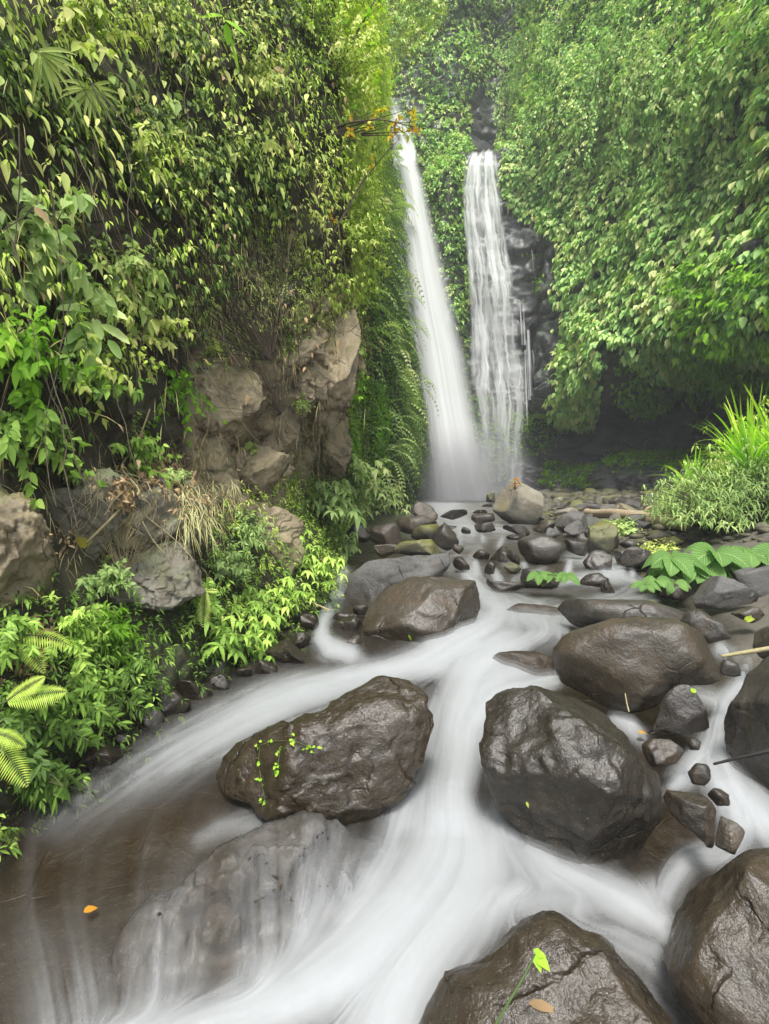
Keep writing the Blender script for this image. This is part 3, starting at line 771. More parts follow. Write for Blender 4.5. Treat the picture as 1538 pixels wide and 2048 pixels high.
# strokes of white water: lists of (px, py, half width px, whiteness)
STROKES = [
 [(900,1004,80,.75),(930,1012,60,.25),(915,1035,30,.25),(905,1048,30,.7),(945,1062,26,.75),(985,1060,22,.5),(1040,1064,24,.5)],
 [(900,1048,20,.6),(925,1075,20,.5),(905,1100,16,.35),(915,1125,22,.45),(935,1150,26,.75),(960,1185,34,.8),(1000,1215,38,.8),(985,1245,44,.8),(930,1275,56,.88),(880,1310,60,.95)],
 [(890,1092,14,.3),(960,1094,12,.35),(930,1130,14,.3),(900,1140,12,.25)],
 [(1010,1125,10,.4),(1060,1140,10,.35),(1030,1160,14,.4)],
 [(1000,1215,44,.7),(1060,1240,50,.55),(1120,1250,40,.55),(1060,1275,42,.45),(990,1300,60,.85),(940,1345,70,.95),(930,1400,64,.9),(925,1460,66,.9),(920,1520,66,.85),(905,1580,60,.72),(905,1640,80,.9),(900,1700,105,1),(860,1780,120,1),(790,1870,120,1),(700,1950,120,1),(560,2010,90,.95),(420,2045,80,.85),(250,2080,80,.7)],
 [(900,1640,70,.85),(960,1700,90,.95),(930,1800,110,1),(850,1900,110,1),(790,2000,110,1),(760,2100,120,1)],
 [(1050,1340,40,.7),(1000,1360,60,.9),(940,1400,60,.9)],
 [(1100,1360,24,.7),(1010,1390,40,.9),(950,1430,60,.9)],
 [(950,1290,50,.95),(870,1320,46,.98),(780,1342,36,.98),(690,1365,38,.95),(600,1392,46,.95),(520,1425,56,.9),(440,1465,62,.72),(360,1505,64,.55),(280,1550,60,.36),(200,1600,56,.22),(120,1650,50,.14)],
 [(1140,1118,16,.5),(1180,1120,18,.8),(1240,1128,16,.7),(1240,1145,18,.9),(1190,1158,20,.9),(1140,1158,16,.7),(1110,1168,14,.4)],
 [(1230,1152,20,.9),(1285,1165,14,.6),(1240,1190,18,.45),(1170,1215,30,.42),(1090,1225,36,.42),(1010,1235,44,.65)],
 [(1310,1195,12,.5),(1230,1205,16,.5),(1150,1225,24,.45)],
 [(1538,1230,26,.3),(1505,1280,30,.45),(1490,1300,26,.55),(1500,1335,22,.9),(1480,1372,22,.75),(1450,1400,26,.7),(1435,1440,24,.8),(1425,1480,28,.8),(1400,1510,30,.85),(1380,1535,34,.85),(1350,1560,30,.7)],
 [(1430,1470,30,.8),(1450,1530,34,.85),(1480,1590,44,.9),(1530,1640,50,.9),(1560,1680,50,.8)],
 [(1400,1500,26,.7),(1440,1570,34,.8),(1490,1640,46,.85),(1460,1700,40,.55),(1370,1720,34,.6),(1330,1790,36,.6)],
 [(1440,1300,18,.6),(1465,1312,14,.7),(1480,1330,12,.8)],
 [(1230,1428,20,.85),(1262,1450,22,.85),(1285,1470,18,.5)],
 [(1330,1380,20,.35),(1390,1385,30,.45),(1430,1400,24,.6)],
 [(1060,1700,36,.75),(1110,1745,46,.8),(1200,1780,50,.75),(1270,1820,46,.9),(1320,1850,34,.8)],
 [(1300,1800,50,.6),(1330,1870,30,.6)],
 [(1190,1800,60,.5),(1080,1790,50,.5),(1000,1790,60,.8)],
 [(690,1140,12,.8),(680,1165,15,.85),(672,1195,20,.9),(655,1215,16,.85),(645,1245,16,.7),(640,1275,22,.75),(660,1298,28,.9),(700,1308,26,.85),(720,1315,20,.4)],
 [(925,1060,8,.8),(918,1070,10,.7)],[(962,1068,10,.7),(966,1082,10,.6)],[(1005,1078,8,.6),(1000,1090,10,.5)],[(950,1128,10,.8),(952,1146,14,.85)],[(985,1138,8,.8),(1000,1160,12,.7)],[(1048,1128,8,.7),(1052,1146,10,.6)],[(1140,1125,8,.9),(1135,1150,12,.9)],[(1205,1118,8,.9),(1208,1145,12,.95)],[(1262,1130,7,.8),(1265,1150,10,.9)],
 # thin veils over the left shelf
 [(360,1740,70,.08),(340,1840,100,.17),(330,1950,120,.28),(320,2060,140,.5)],
 [(520,1690,60,.08),(520,1780,90,.16),(530,1880,100,.30),(540,1980,80,.8)],[(690,1700,60,.16),(660,1800,80,.26),(620,1900,80,.55)],
 [(800,1620,40,.3),(780,1700,50,.45),(760,1770,60,.55),(700,1850,70,.65)],
 [(110,1900,110,.14),(140,1990,120,.28),(140,2080,120,.4)],
 [(520,1640,36,.3),(440,1660,30,.25),(400,1680,24,.2)],
 [(1010,1800,80,.55),(1100,1830,80,.4),(1200,1870,80,.38),(1300,1900,60,.42)],
 [(1260,1900,60,.3),(1330,1990,70,.3),(1400,2080,70,.25)],
 [(1000,1620,50,.6),(1040,1700,60,.6),(1090,1760,70,.6)],
 [(880,1420,60,.5),(840,1560,60,.4),(820,1640,60,.55)],
 [(960,1160,24,.3),(1000,1180,34,.3),(1060,1200,36,.22),(1150,1190,36,.2)],
]
nU, nV = 900, 960
wu = np.linspace(-.86, .86, nU)
wY = np.geomspace(1.12, 28.5, nV)
UU, YY = np.meshgrid(wu, wY, indexing='ij')
XX = UU * YY
ZZ = zw(YY)
wpx, wpy = proj(np.stack([XX, YY, ZZ], -1).reshape(-1, 3))
foam = np.zeros(nU * nV, np.float32)
fl = np.zeros((nU * nV, 2), np.float32)
for stk in STROKES:
    a = np.array(stk, float)
    best = np.zeros(nU * nV, np.float32)
    for k in range(len(a) - 1):
        p0, p1 = a[k], a[k + 1]
        mar = 3.2 * max(p0[2], p1[2])
        sel = np.where((wpx > min(p0[0], p1[0]) - mar) & (wpx < max(p0[0], p1[0]) + mar) & (wpy > min(p0[1], p1[1]) - mar) & (wpy < max(p0[1], p1[1]) + mar))[0]
        if not len(sel): continue
        dx, dy = p1[:2] - p0[:2]; l2 = dx * dx + dy * dy
        t = np.clip(((wpx[sel] - p0[0]) * dx + (wpy[sel] - p0[1]) * dy) / l2, 0, 1)
        ds = np.hypot(wpx[sel] - p0[0] - t * dx, wpy[sel] - p0[1] - t * dy)
        w = p0[2] + t * (p1[2] - p0[2]); I = p0[3] + t * (p1[3] - p0[3])
        g = np.exp(-(ds / (w * .86)) ** 2 * 1.15)
        v = I * g
        best[sel] = np.maximum(best[sel], v)
        l = math.sqrt(l2)
        fl[sel, 0] += (v ** 2 + 1e-4) * dx / l; fl[sel, 1] += (v ** 2 + 1e-4) * dy / l
    foam = np.maximum(foam, best) + .3 * np.minimum(foam, best) * (1 - np.maximum(foam, best))
foam = foam * (1 - .25 * sstep(1250, 1180, wpy) * sstep(1020, 1050, wpy))
# flow in grid-index space: px ~ u, py ~ log Y
fl[:, 1] += 1e-3
iu = fl[:, 0] / (F * (wu[1] - wu[0]))
dpy = np.gradient(wpy.reshape(nU, nV), axis=1).ravel()
iv = fl[:, 1] / dpy
ln = np.hypot(iu, iv) + 1e-9
iu = blur(blur((iu / ln).reshape(nU, nV), 6, 0), 6, 1); iv = blur(blur((iv / ln).reshape(nU, nV), 6, 0), 6, 1)
ln = np.hypot(iu, iv) + 1e-6; iu /= ln; iv /= ln
rs = np.random.RandomState(4)
def lic(base, steps, h=1.0):
    acc = base.copy(); cnt = 1.0
    I0, J0 = np.meshgrid(np.arange(nU, dtype=np.float32), np.arange(nV, dtype=np.float32), indexing='ij')
    for sgn in (1, -1):
        x, y = I0.copy(), J0.copy()
        for s in range(steps):
            ix = np.clip(x + .5, 0, nU - 1).astype(np.int32); iy = np.clip(y + .5, 0, nV - 1).astype(np.int32)
            x = x + sgn * h * iu[ix, iy]; y = y + sgn * h * iv[ix, iy]
            ix = np.clip(x + .5, 0, nU - 1).astype(np.int32); iy = np.clip(y + .5, 0, nV - 1).astype(np.int32)
            acc += base[ix, iy]; cnt += 1
    return acc / cnt
fine = lic(blur(blur(rs.rand(nU, nV).astype(np.float32), 1, 0), 1, 1), 34)
coarse = lic(blur(blur(rs.rand(nU, nV).astype(np.float32), 14, 0), 14, 1), 40, 1.6)
fine = (fine - fine.mean()) / fine.std(); coarse = (coarse - coarse.mean()) / coarse.std()
foam = foam.reshape(nU, nV)
fm = foam * (1 + .0 * fine)
mid = 4 * foam * (1 - foam)
f2 = np.clip(foam ** 1.1 * (.90 + .02 * coarse + .004 * fine) + mid * sstep(.0, .4, foam) * (.03 + .07 * sstep(.65, .3, foam)) * coarse + mid * sstep(.0, .4, foam) * (.012 + .03 * sstep(.65, .3, foam)) * fine + .008 * fine * foam , 0, 1)
calm = sstep(.25, .0, foam)
f2 = np.clip(f2 + calm * (.02 + .010 * coarse), 0, .97)
Pw = np.stack([XX, YY, ZZ], -1)
# ripple far off, soft swell near, foam rides a little higher
sw = fbm(np.stack([XX.ravel() * 1.6, YY.ravel() * 1.1, XX.ravel() * 0], 1), 3, 71).reshape(nU, nV)
ZZ = ZZ + .03 * sw * sstep(12, 3, YY) + .035 * (foam - .4) * sstep(14, 4, YY) + .0035 * coarse
# gentle sheets of water drawn over the shelf rocks at lower left (kept just above them)
for bi in SUBM:
    t = ROCKS[bi]
    o, Yb = BIG[bi][0], BIG[bi][1]
    ox = [p[0] for p in o]; oy = [p[1] for p in o]
    sel = np.where((wpx > min(ox) - 40) & (wpx < max(ox) + 40) & (np.abs(YY.ravel() - Yb) < .25 * Yb))[0]
    zf = ZZ.ravel()
    H_ = np.full(len(sel), -9.0)
    Xs, Ys = XX.ravel()[sel], YY.ravel()[sel]
    for q_ in range(0, len(sel)):
        r_ = t.ray_cast(Vector((Xs[q_], Ys[q_], 2.5)), Vector((0, 0, -1)))
        if r_[0] is not None: H_[q_] = r_[0].z
    full = np.full(nU * nV, -9.0); full[sel] = H_
    drape = full.reshape(nU, nV) + .010
    up = np.maximum(ZZ, drape)
    dif = blur(blur(up - ZZ, 30, 0), 30, 1)
    ZZ = np.maximum(ZZ + dif, np.where(drape > -5, drape, -9))
ZW = ZZ
def wmesh(name, dz, att, mat):
    V = np.stack([XX, YY, ZW + dz], -1).reshape(-1, 3)
    fc = gridfaces(nU, nV)
    return V, fc
V, fc = wmesh('stream', 0, f2, M['water'])
tag(mesh('stream_water', V, fc, M['water'], attrs={'foam': f2}), kind='structure')
# thin layers of spray just above the white water soften its edge against the stones
for li, (dz, mul) in enumerate(((.022, .30), (.045, .20))):
    fv = np.clip((foam - .25) * 1.2, 0, 1) * mul
    keep = (fv.ravel()[fc].max(1) > .01)
    f_ = fc[keep]
    us, inv = np.unique(f_, return_inverse=True)
    vv = V[us] + [0, 0, dz]
    vv[:, 2] = zw(vv[:, 1]) * .0 + vv[:, 2]
    tag(mesh('water_spray', vv, inv.reshape(f_.shape), M['veil'], attrs={'foam': fv.ravel()[us]}), kind='structure')

# ------------------------------------------------------------------ waterfalls
def fall_mat(name, streak, white=(.93, .94, .95)):
    m, nt, b = newmat(name)
    L = nt.links
    a = attr(nt, 'alpha')
    b.inputs['Base Color'].default_value = (*white, 1)
    b.inputs['Roughness'].default_value = .7
    b.inputs['Specular IOR Level'].default_value = .1
    tr = N(nt, 'BsdfTransparent')
    tl = N(nt, 'BsdfTranslucent'); tl.inputs[0].default_value = (*white, 1)
    ms = N(nt, 'MixShader'); ms.inputs[0].default_value = .3
    L.new(b.outputs[0], ms.inputs[1]); L.new(tl.outputs[0], ms.inputs[2])
    mx = N(nt, 'MixShader'); L.new(a, mx.inputs[0]); L.new(tr.outputs[0], mx.inputs[1]); L.new(ms.outputs[0], mx.inputs[2])
    L.new(mx.outputs[0], nt.nodes['Material Output'].inputs['Surface'])
    return m
M['fall'] = fall_mat('falling_water', 1)

def fall_sheet(name, rows, Yf, alphaf, parent, nw=90, nh=420, bulge=.35, back=0.0, spread=1.0):
    """rows: (py, px left, px right); a curved sheet of water hung between them"""
    r = np.array(rows, float)
    py = np.linspace(r[0, 0], r[-1, 0], nh)
    xl = blur(np.interp(py, r[:, 0], r[:, 1]), 25, 0); xr = blur(np.interp(py, r[:, 0], r[:, 2]), 25, 0)
    t = np.linspace(0, 1, nw)
    T, PY = np.meshgrid(t, py, indexing='ij')
    c = (xl + xr) / 2; hw = (xr - xl) / 2 * spread
    PX = c[None] + (T * 2 - 1) * hw[None]
    Y = Yf(PX, PY) - bulge * np.sqrt(np.clip(1 - (T * 2 - 1) ** 2, 0, 1)) + back
    P = at(PX.ravel(), PY.ravel(), Y.ravel())
    al = alphaf(T, PY, PX)
    return mesh(name, P, gridfaces(nw, nh), M['fall'], parent=parent, attrs={'alpha': np.clip(al, 0, 1)})

def n2(a, b, seed, o=3):
    return fbm(np.stack([a.ravel(), b.ravel(), a.ravel() * 0], 1), o, seed).reshape(a.shape)

YLf = lambda px, py: np.interp(py, [180, 300, 330, 600, 998], [30.0, 27.6, 26.4, 25.6, 24.6])
base1 = at(925, 998, 24.6)
f1 = empty('waterfall', base1, 'tall smooth white waterfall, the broad left one of the two, leaning right to its foot', 'waterfall', 'waterfalls on the back cliff')
f1_off = -base1
rowsL = [(300, 790, 826), (360, 796, 848), (430, 800, 864), (500, 806, 882), (600, 818, 906), (700, 834, 930), (800, 846, 950), (900, 860, 972), (960, 868, 990), (1002, 870, 1010)]
def aL(k):
    def f(T, PY, PX):
        s = n2(T * 9 + k * 5, PY * .0022 + k, 81 + k, 4)
        edge = sstep(0, .22, T + .03 * s) * sstep(0, .42 + .1 * k, 1 - T)
        s = n2(T * 9 + k * 5, PY * .0022 + k, 81 + k, 4)
        s2 = n2(T * 30, PY * .004, 91 + k, 3)
        left = .75 + .3 * sstep(.15, .5, T)
        return edge * (left + .34 * s + .16 * s2) * (.82 if k == 0 else .55)
    return f
for k in range(3):
    o = fall_sheet('water_sheet', rowsL, YLf, aL(k), None, bulge=.5 - .14 * k, back=.12 * k, spread=1 + .10 * k)
    o.data.transform(__import__('mathutils').Matrix.Translation(-Vector(base1))); o.parent = f1
def addto(root, o, base):
    o.data.transform(__import__('mathutils').Matrix.Translation(-Vector(base))); o.parent = root
# thin side stream on its left
rows2 = [(300, 766, 800), (400, 776, 800), (470, 782, 802), (560, 796, 818), (650, 818, 842), (720, 832, 862), (820, 846, 880), (900, 858, 890)]
o = fall_sheet('side_stream', rows2, lambda px, py: YLf(px, py) + .25, lambda T, PY, PX: sstep(0, .3, T) * sstep(0, .3, 1 - T) * (.42 + .6 * n2(T * 8, PY * .003, 101, 4) + .2 * n2(T * 26, PY * .01, 103)) * sstep(1000, 700, PY) ** .4, None, bulge=.1)
addto(f1, o, base1)
# upper chute over the boulders above the lip
rows3 = [(188, 755, 790), (230, 765, 812), (270, 776, 826), (300, 784, 838), (330, 792, 842)]
o = fall_sheet('upper_chute', rows3, lambda px, py: np.interp(py, [180, 300, 322], [28.6, 26.9, 26.5]), lambda T, PY, PX: sstep(190, 235, PY) * sstep(0, .3, T + .1 * n2(PY * .03, PY * 0, 7)) * sstep(0, .3, 1 - T) * (.5 + 1.0 * n2(T * 6, PY * .03, 105, 4)), None, nh=160, bulge=.1)
addto(f1, o, base1)
rows3 = [(318, 798, 868), (345, 806, 905)]

# right fall: many threads stepping down dark rock
base2 = at(985, 985, 26.0)
f2r = empty('waterfall', base2, 'thinner right waterfall of many lacy threads stepping down dark rock', 'waterfall', 'waterfalls on the back cliff')
rowsR = [(288, 946, 992), (330, 926, 998), (380, 922, 1002), (450, 926, 1010), (540, 934, 1026), (620, 938, 1032), (700, 940, 1040), (740, 940, 1056), (800, 946, 1058), (880, 956, 1050), (985, 964, 1050)]
YRf = lambda px, py: np.interp(py, [290, 330, 500, 560, 680, 860, 990], [26.3, 25.9, 25.8, 25.6, 25.5, 25.15, 25.0])
def aR(k):
    def f(T, PY, PX):
        wv = T + .09 * n2(T * 2.5, PY * .013, 120 + k) + .035 * n2(T * 8, PY * .05, 124 + k) + .012 * n2(T * 20, PY * .12, 126 + k)
        s = n2(wv * 11 + k * 7, PY * .006 + k * 3, 111 + k, 2)
        s = sstep(.05, .5, s)
        s3 = sstep(.05, .55, n2(wv * 26 + k * 3, PY * .012, 117 + k, 2)) * .6
        veil = sstep(-.3, .6, n2(wv * 5, PY * .012, 131 + k, 3)) * .34
        tops = 0
        for y0 in (330, 372, 430, 500, 560, 640, 735, 775):      # where the water strikes a step of the rock
            yy = PY - y0 - 26 * n2(T * 5 + y0, T * 0, int(y0)) - 8 * n2(T * 22, T * 0, int(y0) + 3)
            tops = tops + (.5 + .8 * n2(T * 4 + y0, T * 0, y0 + 7)) * np.exp(-np.abs(yy) / 15) * (yy > -3)
        top = sstep(0, 12, PY - 292 - 22 * np.abs(n2(T * 5, T * 0, 140)) - 40 * np.clip(np.abs(T - .45) - .2, 0, 1))
        dens = np.interp(PY, [290, 330, 550, 700, 735, 780, 880, 985], [1, .95, .9, .7, .9, .75, .42, .25])
        edge = sstep(0, .1, T + .05 * n2(PY * .02, PY * 0, 141)) * sstep(0, .14, 1 - T + .06 * n2(PY * .02, PY * 0, 142))
        return top * edge * (.06 + veil + (s + s3) * .62 + np.clip(tops, 0, 1) * .3 * (.4 + s + s3)) * dens
    return f
for k in range(2):
    o = fall_sheet('water_sheet', rowsR, YRf, aR(k), None, nw=150, nh=520, bulge=.3, back=.15 * k)
    addto(f2r, o, base2)
# trickles on the bare wall to the right
for (x0, x1, ya, yb) in ((1042, 1062, 700, 860), (1036, 1052, 600, 690), (1050, 1078, 700, 800), (1046, 1062, 660, 800), (1062, 1072, 500, 560)):
    o = fall_sheet('trickle', [(ya, x0, x1), (yb, x0 + 6, x1 + 4)], YRf, lambda T, PY, PX: sstep(0, .2, T) * sstep(0, .2, 1 - T) * sstep(.15, .6, n2(T * 5, PY * .006, int(x0))) * .6, None, nw=30, nh=120, bulge=.05, back=.1)
    addto(f2r, o, base2)
# mist at the feet of the falls
mm, nt, b = newmat('mist')
nt.nodes.remove(b)
vol = N(nt, 'VolumePrincipled')
vol.inputs['Color'].default_value = (.95, .97, 1, 1)
vol.inputs['Density'].default_value = .12
tc = N(nt, 'TexCoord')
gr = N(nt, 'TexGradient', gradient_type='SPHERICAL')
nt.links.new(tc.outputs['Object'], gr.inputs[0])
nt.links.new(mathn(nt, 'MULTIPLY', gr.outputs['Fac'], .8), vol.inputs['Density'])
nt.links.new(vol.outputs[0], nt.nodes['Material Output'].inputs['Volume'])
V_, F_ = ico(3)
for (px_, py_, Y_, sx, sz) in ((935, 960, 23.6, 3.0, 2.6),):
    o = mesh('mist', V_, F_, mm)
    c = at(px_, py_, Y_)
    o.location = c; o.scale = (sx, 1.6, sz)
    tag(o, kind='stuff')
# ------------------------------------------------------------------ foliage builders
LM = {}
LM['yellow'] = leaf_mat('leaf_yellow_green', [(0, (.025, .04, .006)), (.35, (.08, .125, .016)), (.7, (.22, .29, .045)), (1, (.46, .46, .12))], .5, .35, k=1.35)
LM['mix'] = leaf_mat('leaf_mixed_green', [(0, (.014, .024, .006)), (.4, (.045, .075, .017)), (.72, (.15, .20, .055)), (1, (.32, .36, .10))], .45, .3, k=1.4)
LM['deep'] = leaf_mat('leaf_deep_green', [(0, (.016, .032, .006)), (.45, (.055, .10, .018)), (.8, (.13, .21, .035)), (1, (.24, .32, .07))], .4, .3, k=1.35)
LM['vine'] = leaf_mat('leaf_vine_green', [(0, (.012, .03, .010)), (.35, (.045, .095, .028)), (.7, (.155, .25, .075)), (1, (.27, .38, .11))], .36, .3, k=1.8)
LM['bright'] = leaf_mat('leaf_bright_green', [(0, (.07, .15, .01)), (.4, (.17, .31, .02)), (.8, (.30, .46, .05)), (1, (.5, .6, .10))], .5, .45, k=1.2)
LM['lime'] = leaf_mat('leaf_sunlit_lime', [(0, (.16, .26, .01)), (.5, (.32, .44, .03)), (1, (.5, .56, .08))], .5, .5, k=1.5)  # sunlit glow of the cliff-top foliage and grass is put into this leaf colour
LM['pale'] = leaf_mat('leaf_pale_green', [(0, (.06, .10, .03)), (.4, (.15, .22, .07)), (.8, (.30, .38, .14)), (1, (.45, .48, .22))], .5, .35)
LM['veined'] = leaf_mat('leaf_veined', [(0, (.03, .08, .015)), (.5, (.075, .16, .035)), (1, (.13, .23, .055))], .4, .35, vein=.6)
LM['dry'] = leaf_mat('leaf_dry', [(0, (.10, .065, .035)), (.5, (.17, .115, .06)), (1, (.30, .22, .12))], .8, .15)
LM['straw'] = leaf_mat('dry_straw', [(0, (.12, .10, .04)), (.5, (.28, .24, .10)), (1, (.50, .44, .22))], .8, .2)
LM['orange'] = leaf_mat('leaf_orange', [(0, (.45, .17, .02)), (.5, (.60, .28, .03)), (1, (.62, .42, .06))], .5, .4)
M['stem'] = plain_mat('green_stem', (.06, .09, .02), (.12, .15, .05), .6, 60)
M['twig'] = plain_mat('brown_twig', (.05, .038, .022), (.12, .09, .06), .8, 60)
M['root'] = plain_mat('pale_root', (.28, .24, .11), (.42, .36, .2), .7, 60)
M['log'] = plain_mat('driftwood', (.30, .23, .14), (.48, .38, .25), .75, 14, .8)
M['blackstick'] = plain_mat('black_stick', (.012, .011, .01), (.03, .026, .022), .5, 40)

RS = np.random.RandomState(77)
# section profiles: (t along, half width share)
PROF = {
 'ovate': ([0, .14, .38, .7, 1], [.04, .36, .5, .3, .0]),
 'lance': ([0, .2, .5, .8, 1], [.05, .38, .5, .25, .0]),
 'blade': ([0, .25, .5, .75, 1], [.35, .5, .45, .28, .0]),
 'round': ([0, .2, .5, .82, 1], [.1, .42, .5, .36, .06]),
 'low': ([0, .42, 1], [.04, .5, .0]),
}

class Leaves:
    """gathers leaf blades and writes them as one mesh"""
    def __init__(s): s.V = []; s.F = []; s.T = []; s.A = []; s.L = []; s.n = 0
    def add(s, base, dirn, nrm, L, Wd, droop=.3, tint=.5, prof='ovate', fold=.25):
        n = len(base)
        if not n: return
        ts, ws = PROF[prof]; k = len(ts)
        base = np.asarray(base, float); dirn = unit(np.asarray(dirn, float))
        nrm = np.asarray(nrm, float); nrm = unit(nrm - (nrm * dirn).sum(1)[:, None] * dirn)
        side = np.cross(dirn, nrm)
        L = np.broadcast_to(L, n).astype(float); Wd = np.broadcast_to(Wd, n).astype(float)
        dr = np.broadcast_to(droop, n).astype(float); ti = np.broadcast_to(tint, n).astype(float)
        out = np.zeros((n, k, 3, 3))
        for j, (t, w) in enumerate(zip(ts, ws)):
            c = base + dirn * (L * t * (1 - .25 * dr * t * t))[:, None]
            c = c - nrm * 0 + np.array([0, 0, -1.0]) * (dr * L * t * t * .8)[:, None]
            hw = (w * Wd)[:, None]
            lift = nrm * (fold * w * Wd)[:, None]
            out[:, j, 0] = c - side * hw + lift
            out[:, j, 1] = c
            out[:, j, 2] = c + side * hw + lift
        V = out.reshape(-1, 3)
        i = np.arange(k * 3).reshape(k, 3)
        q = np.concatenate([np.stack([i[:-1, c], i[:-1, c + 1], i[1:, c + 1], i[1:, c]], -1) for c in (0, 1)])
        Fc = (q[None] + (np.arange(n) * k * 3)[:, None, None]).reshape(-1, 4)
        s.V.append(V); s.F.append(Fc + s.n); s.n += len(V)
        s.T.append(np.repeat(ti, k * 3))
        s.A.append(np.tile(np.tile([-1.0, 0, 1.0], k), n)); s.L.append(np.tile(np.repeat(ts, 3), n))
    def build(s, name, mat, parent=None, base=None, extra=False):
        V = np.concatenate(s.V)
        if base is not None: V = V - base
        at_ = {'tint': np.concatenate(s.T)}
        if extra: at_['across'] = np.concatenate(s.A); at_['along'] = np.concatenate(s.L)
        return mesh(name, V, np.concatenate(s.F), mat, parent, attrs=at_)

def tubes(paths, radii, sides=5, wob=0.0):
    """paths: list of (k,3) arrays; radii: list of scalars or (r0, r1)"""
    VV, FF, n = [], [], 0
    for p, r in zip(paths, radii):
        p = np.asarray(p, float); k = len(p)
        t = unit(np.gradient(p, axis=0))
        ref = np.array([0, 0, 1.0]) if abs(t[0, 2]) < .9 else np.array([1.0, 0, 0])
        a = unit(np.cross(t, ref)); b = np.cross(t, a)
        rr = np.linspace(r[0], r[1], k) if isinstance(r, (tuple, list)) else np.full(k, r)
        if wob: rr = rr * (1 + wob * fbm(p * 6, 2, 5))
        th = np.arange(sides) * 2 * math.pi / sides
        V = p[:, None] + (a[:, None] * np.cos(th)[None, :, None] + b[:, None] * np.sin(th)[None, :, None]) * rr[:, None, None]
        i = np.arange(k * sides).reshape(k, sides)
        j = np.roll(i, -1, 1)
        f = np.stack([i[:-1], j[:-1], j[1:], i[1:]], -1).reshape(-1, 4)
        VV.append(V.reshape(-1, 3)); FF.append(f + n); n += k * sides
        # caps
        c = V.mean(1)
        VV.append(c[[0, -1]])
        FF.append(np.stack([j[0], i[0], np.full(sides, n), np.full(sides, n)], -1)[:, [0, 1, 2, 2]] * 1)
        FF.append(np.stack([i[-1], j[-1], np.full(sides, n + 1), np.full(sides, n + 1)], -1) * 1)
        n += 2
    return np.concatenate(VV), [np.concatenate(FF)]

def tube_mesh(name, paths, radii, mat, parent=None, base=None, sides=5, wob=0.0):
    VV, FF = tubes(paths, radii, sides, wob)
    F_ = FF[0]
    tri = F_[:, 2] == F_[:, 3]
    V = VV - base if base is not None else VV
    return mesh(name, V, [F_[~tri], F_[tri][:, :3]] if tri.any() else [F_], mat, parent)

def curve(p0, p1, sag=0.0, k=10, jit=0.0, rs=RS):
    t = np.linspace(0, 1, k)[:, None]
    p = np.asarray(p0) * (1 - t) + np.asarray(p1) * t
    p[:, 2] -= sag * 4 * (t * (1 - t))[:, 0]
    if jit: p += np.cumsum(rs.normal(size=(k, 3)) * jit, 0) * (t * (1 - t) * 4)
    return p

UP = np.array([0, 0, 1.0])
def scatter(P, NN, fcs, dens, n, rs, zmax=None):
    """random points on a grid surface, chance ~ area x dens (per vertex array)"""
    a, b, c = P.reshape(-1, 3)[fcs[:, 0]], P.reshape(-1, 3)[fcs[:, 1]], P.reshape(-1, 3)[fcs[:, 3]]
    ar = np.linalg.norm(np.cross(b - a, c - a), axis=1)
    w = ar * dens.ravel()[fcs[:, 0]]
    if w.sum() <= 0: return np.zeros((0, 3)), np.zeros((0, 3)), 0
    k = rs.choice(len(fcs), n, p=w / w.sum())
    u, v = rs.rand(n, 1), rs.rand(n, 1)
    return a[k] + (b - a)[k] * u + (c - a)[k] * v, NN.reshape(-1, 3)[fcs[k, 0]], w.sum()

PLx, PLy = proj(PL.reshape(-1, 3)); PRx, PRy = proj(PR.reshape(-1, 3))
inL = ((PLx > -260) & (PLx < 900) & (PLy > -260) & (PLy < 2300) & (PL.reshape(-1, 3)[:, 1] > .9)).astype(float)
inR = ((PRx > 640) & (PRx < 1800) & (PRy > -220) & (PRy < 1200) & (PR.reshape(-1, 3)[:, 1] > 4)).astype(float)

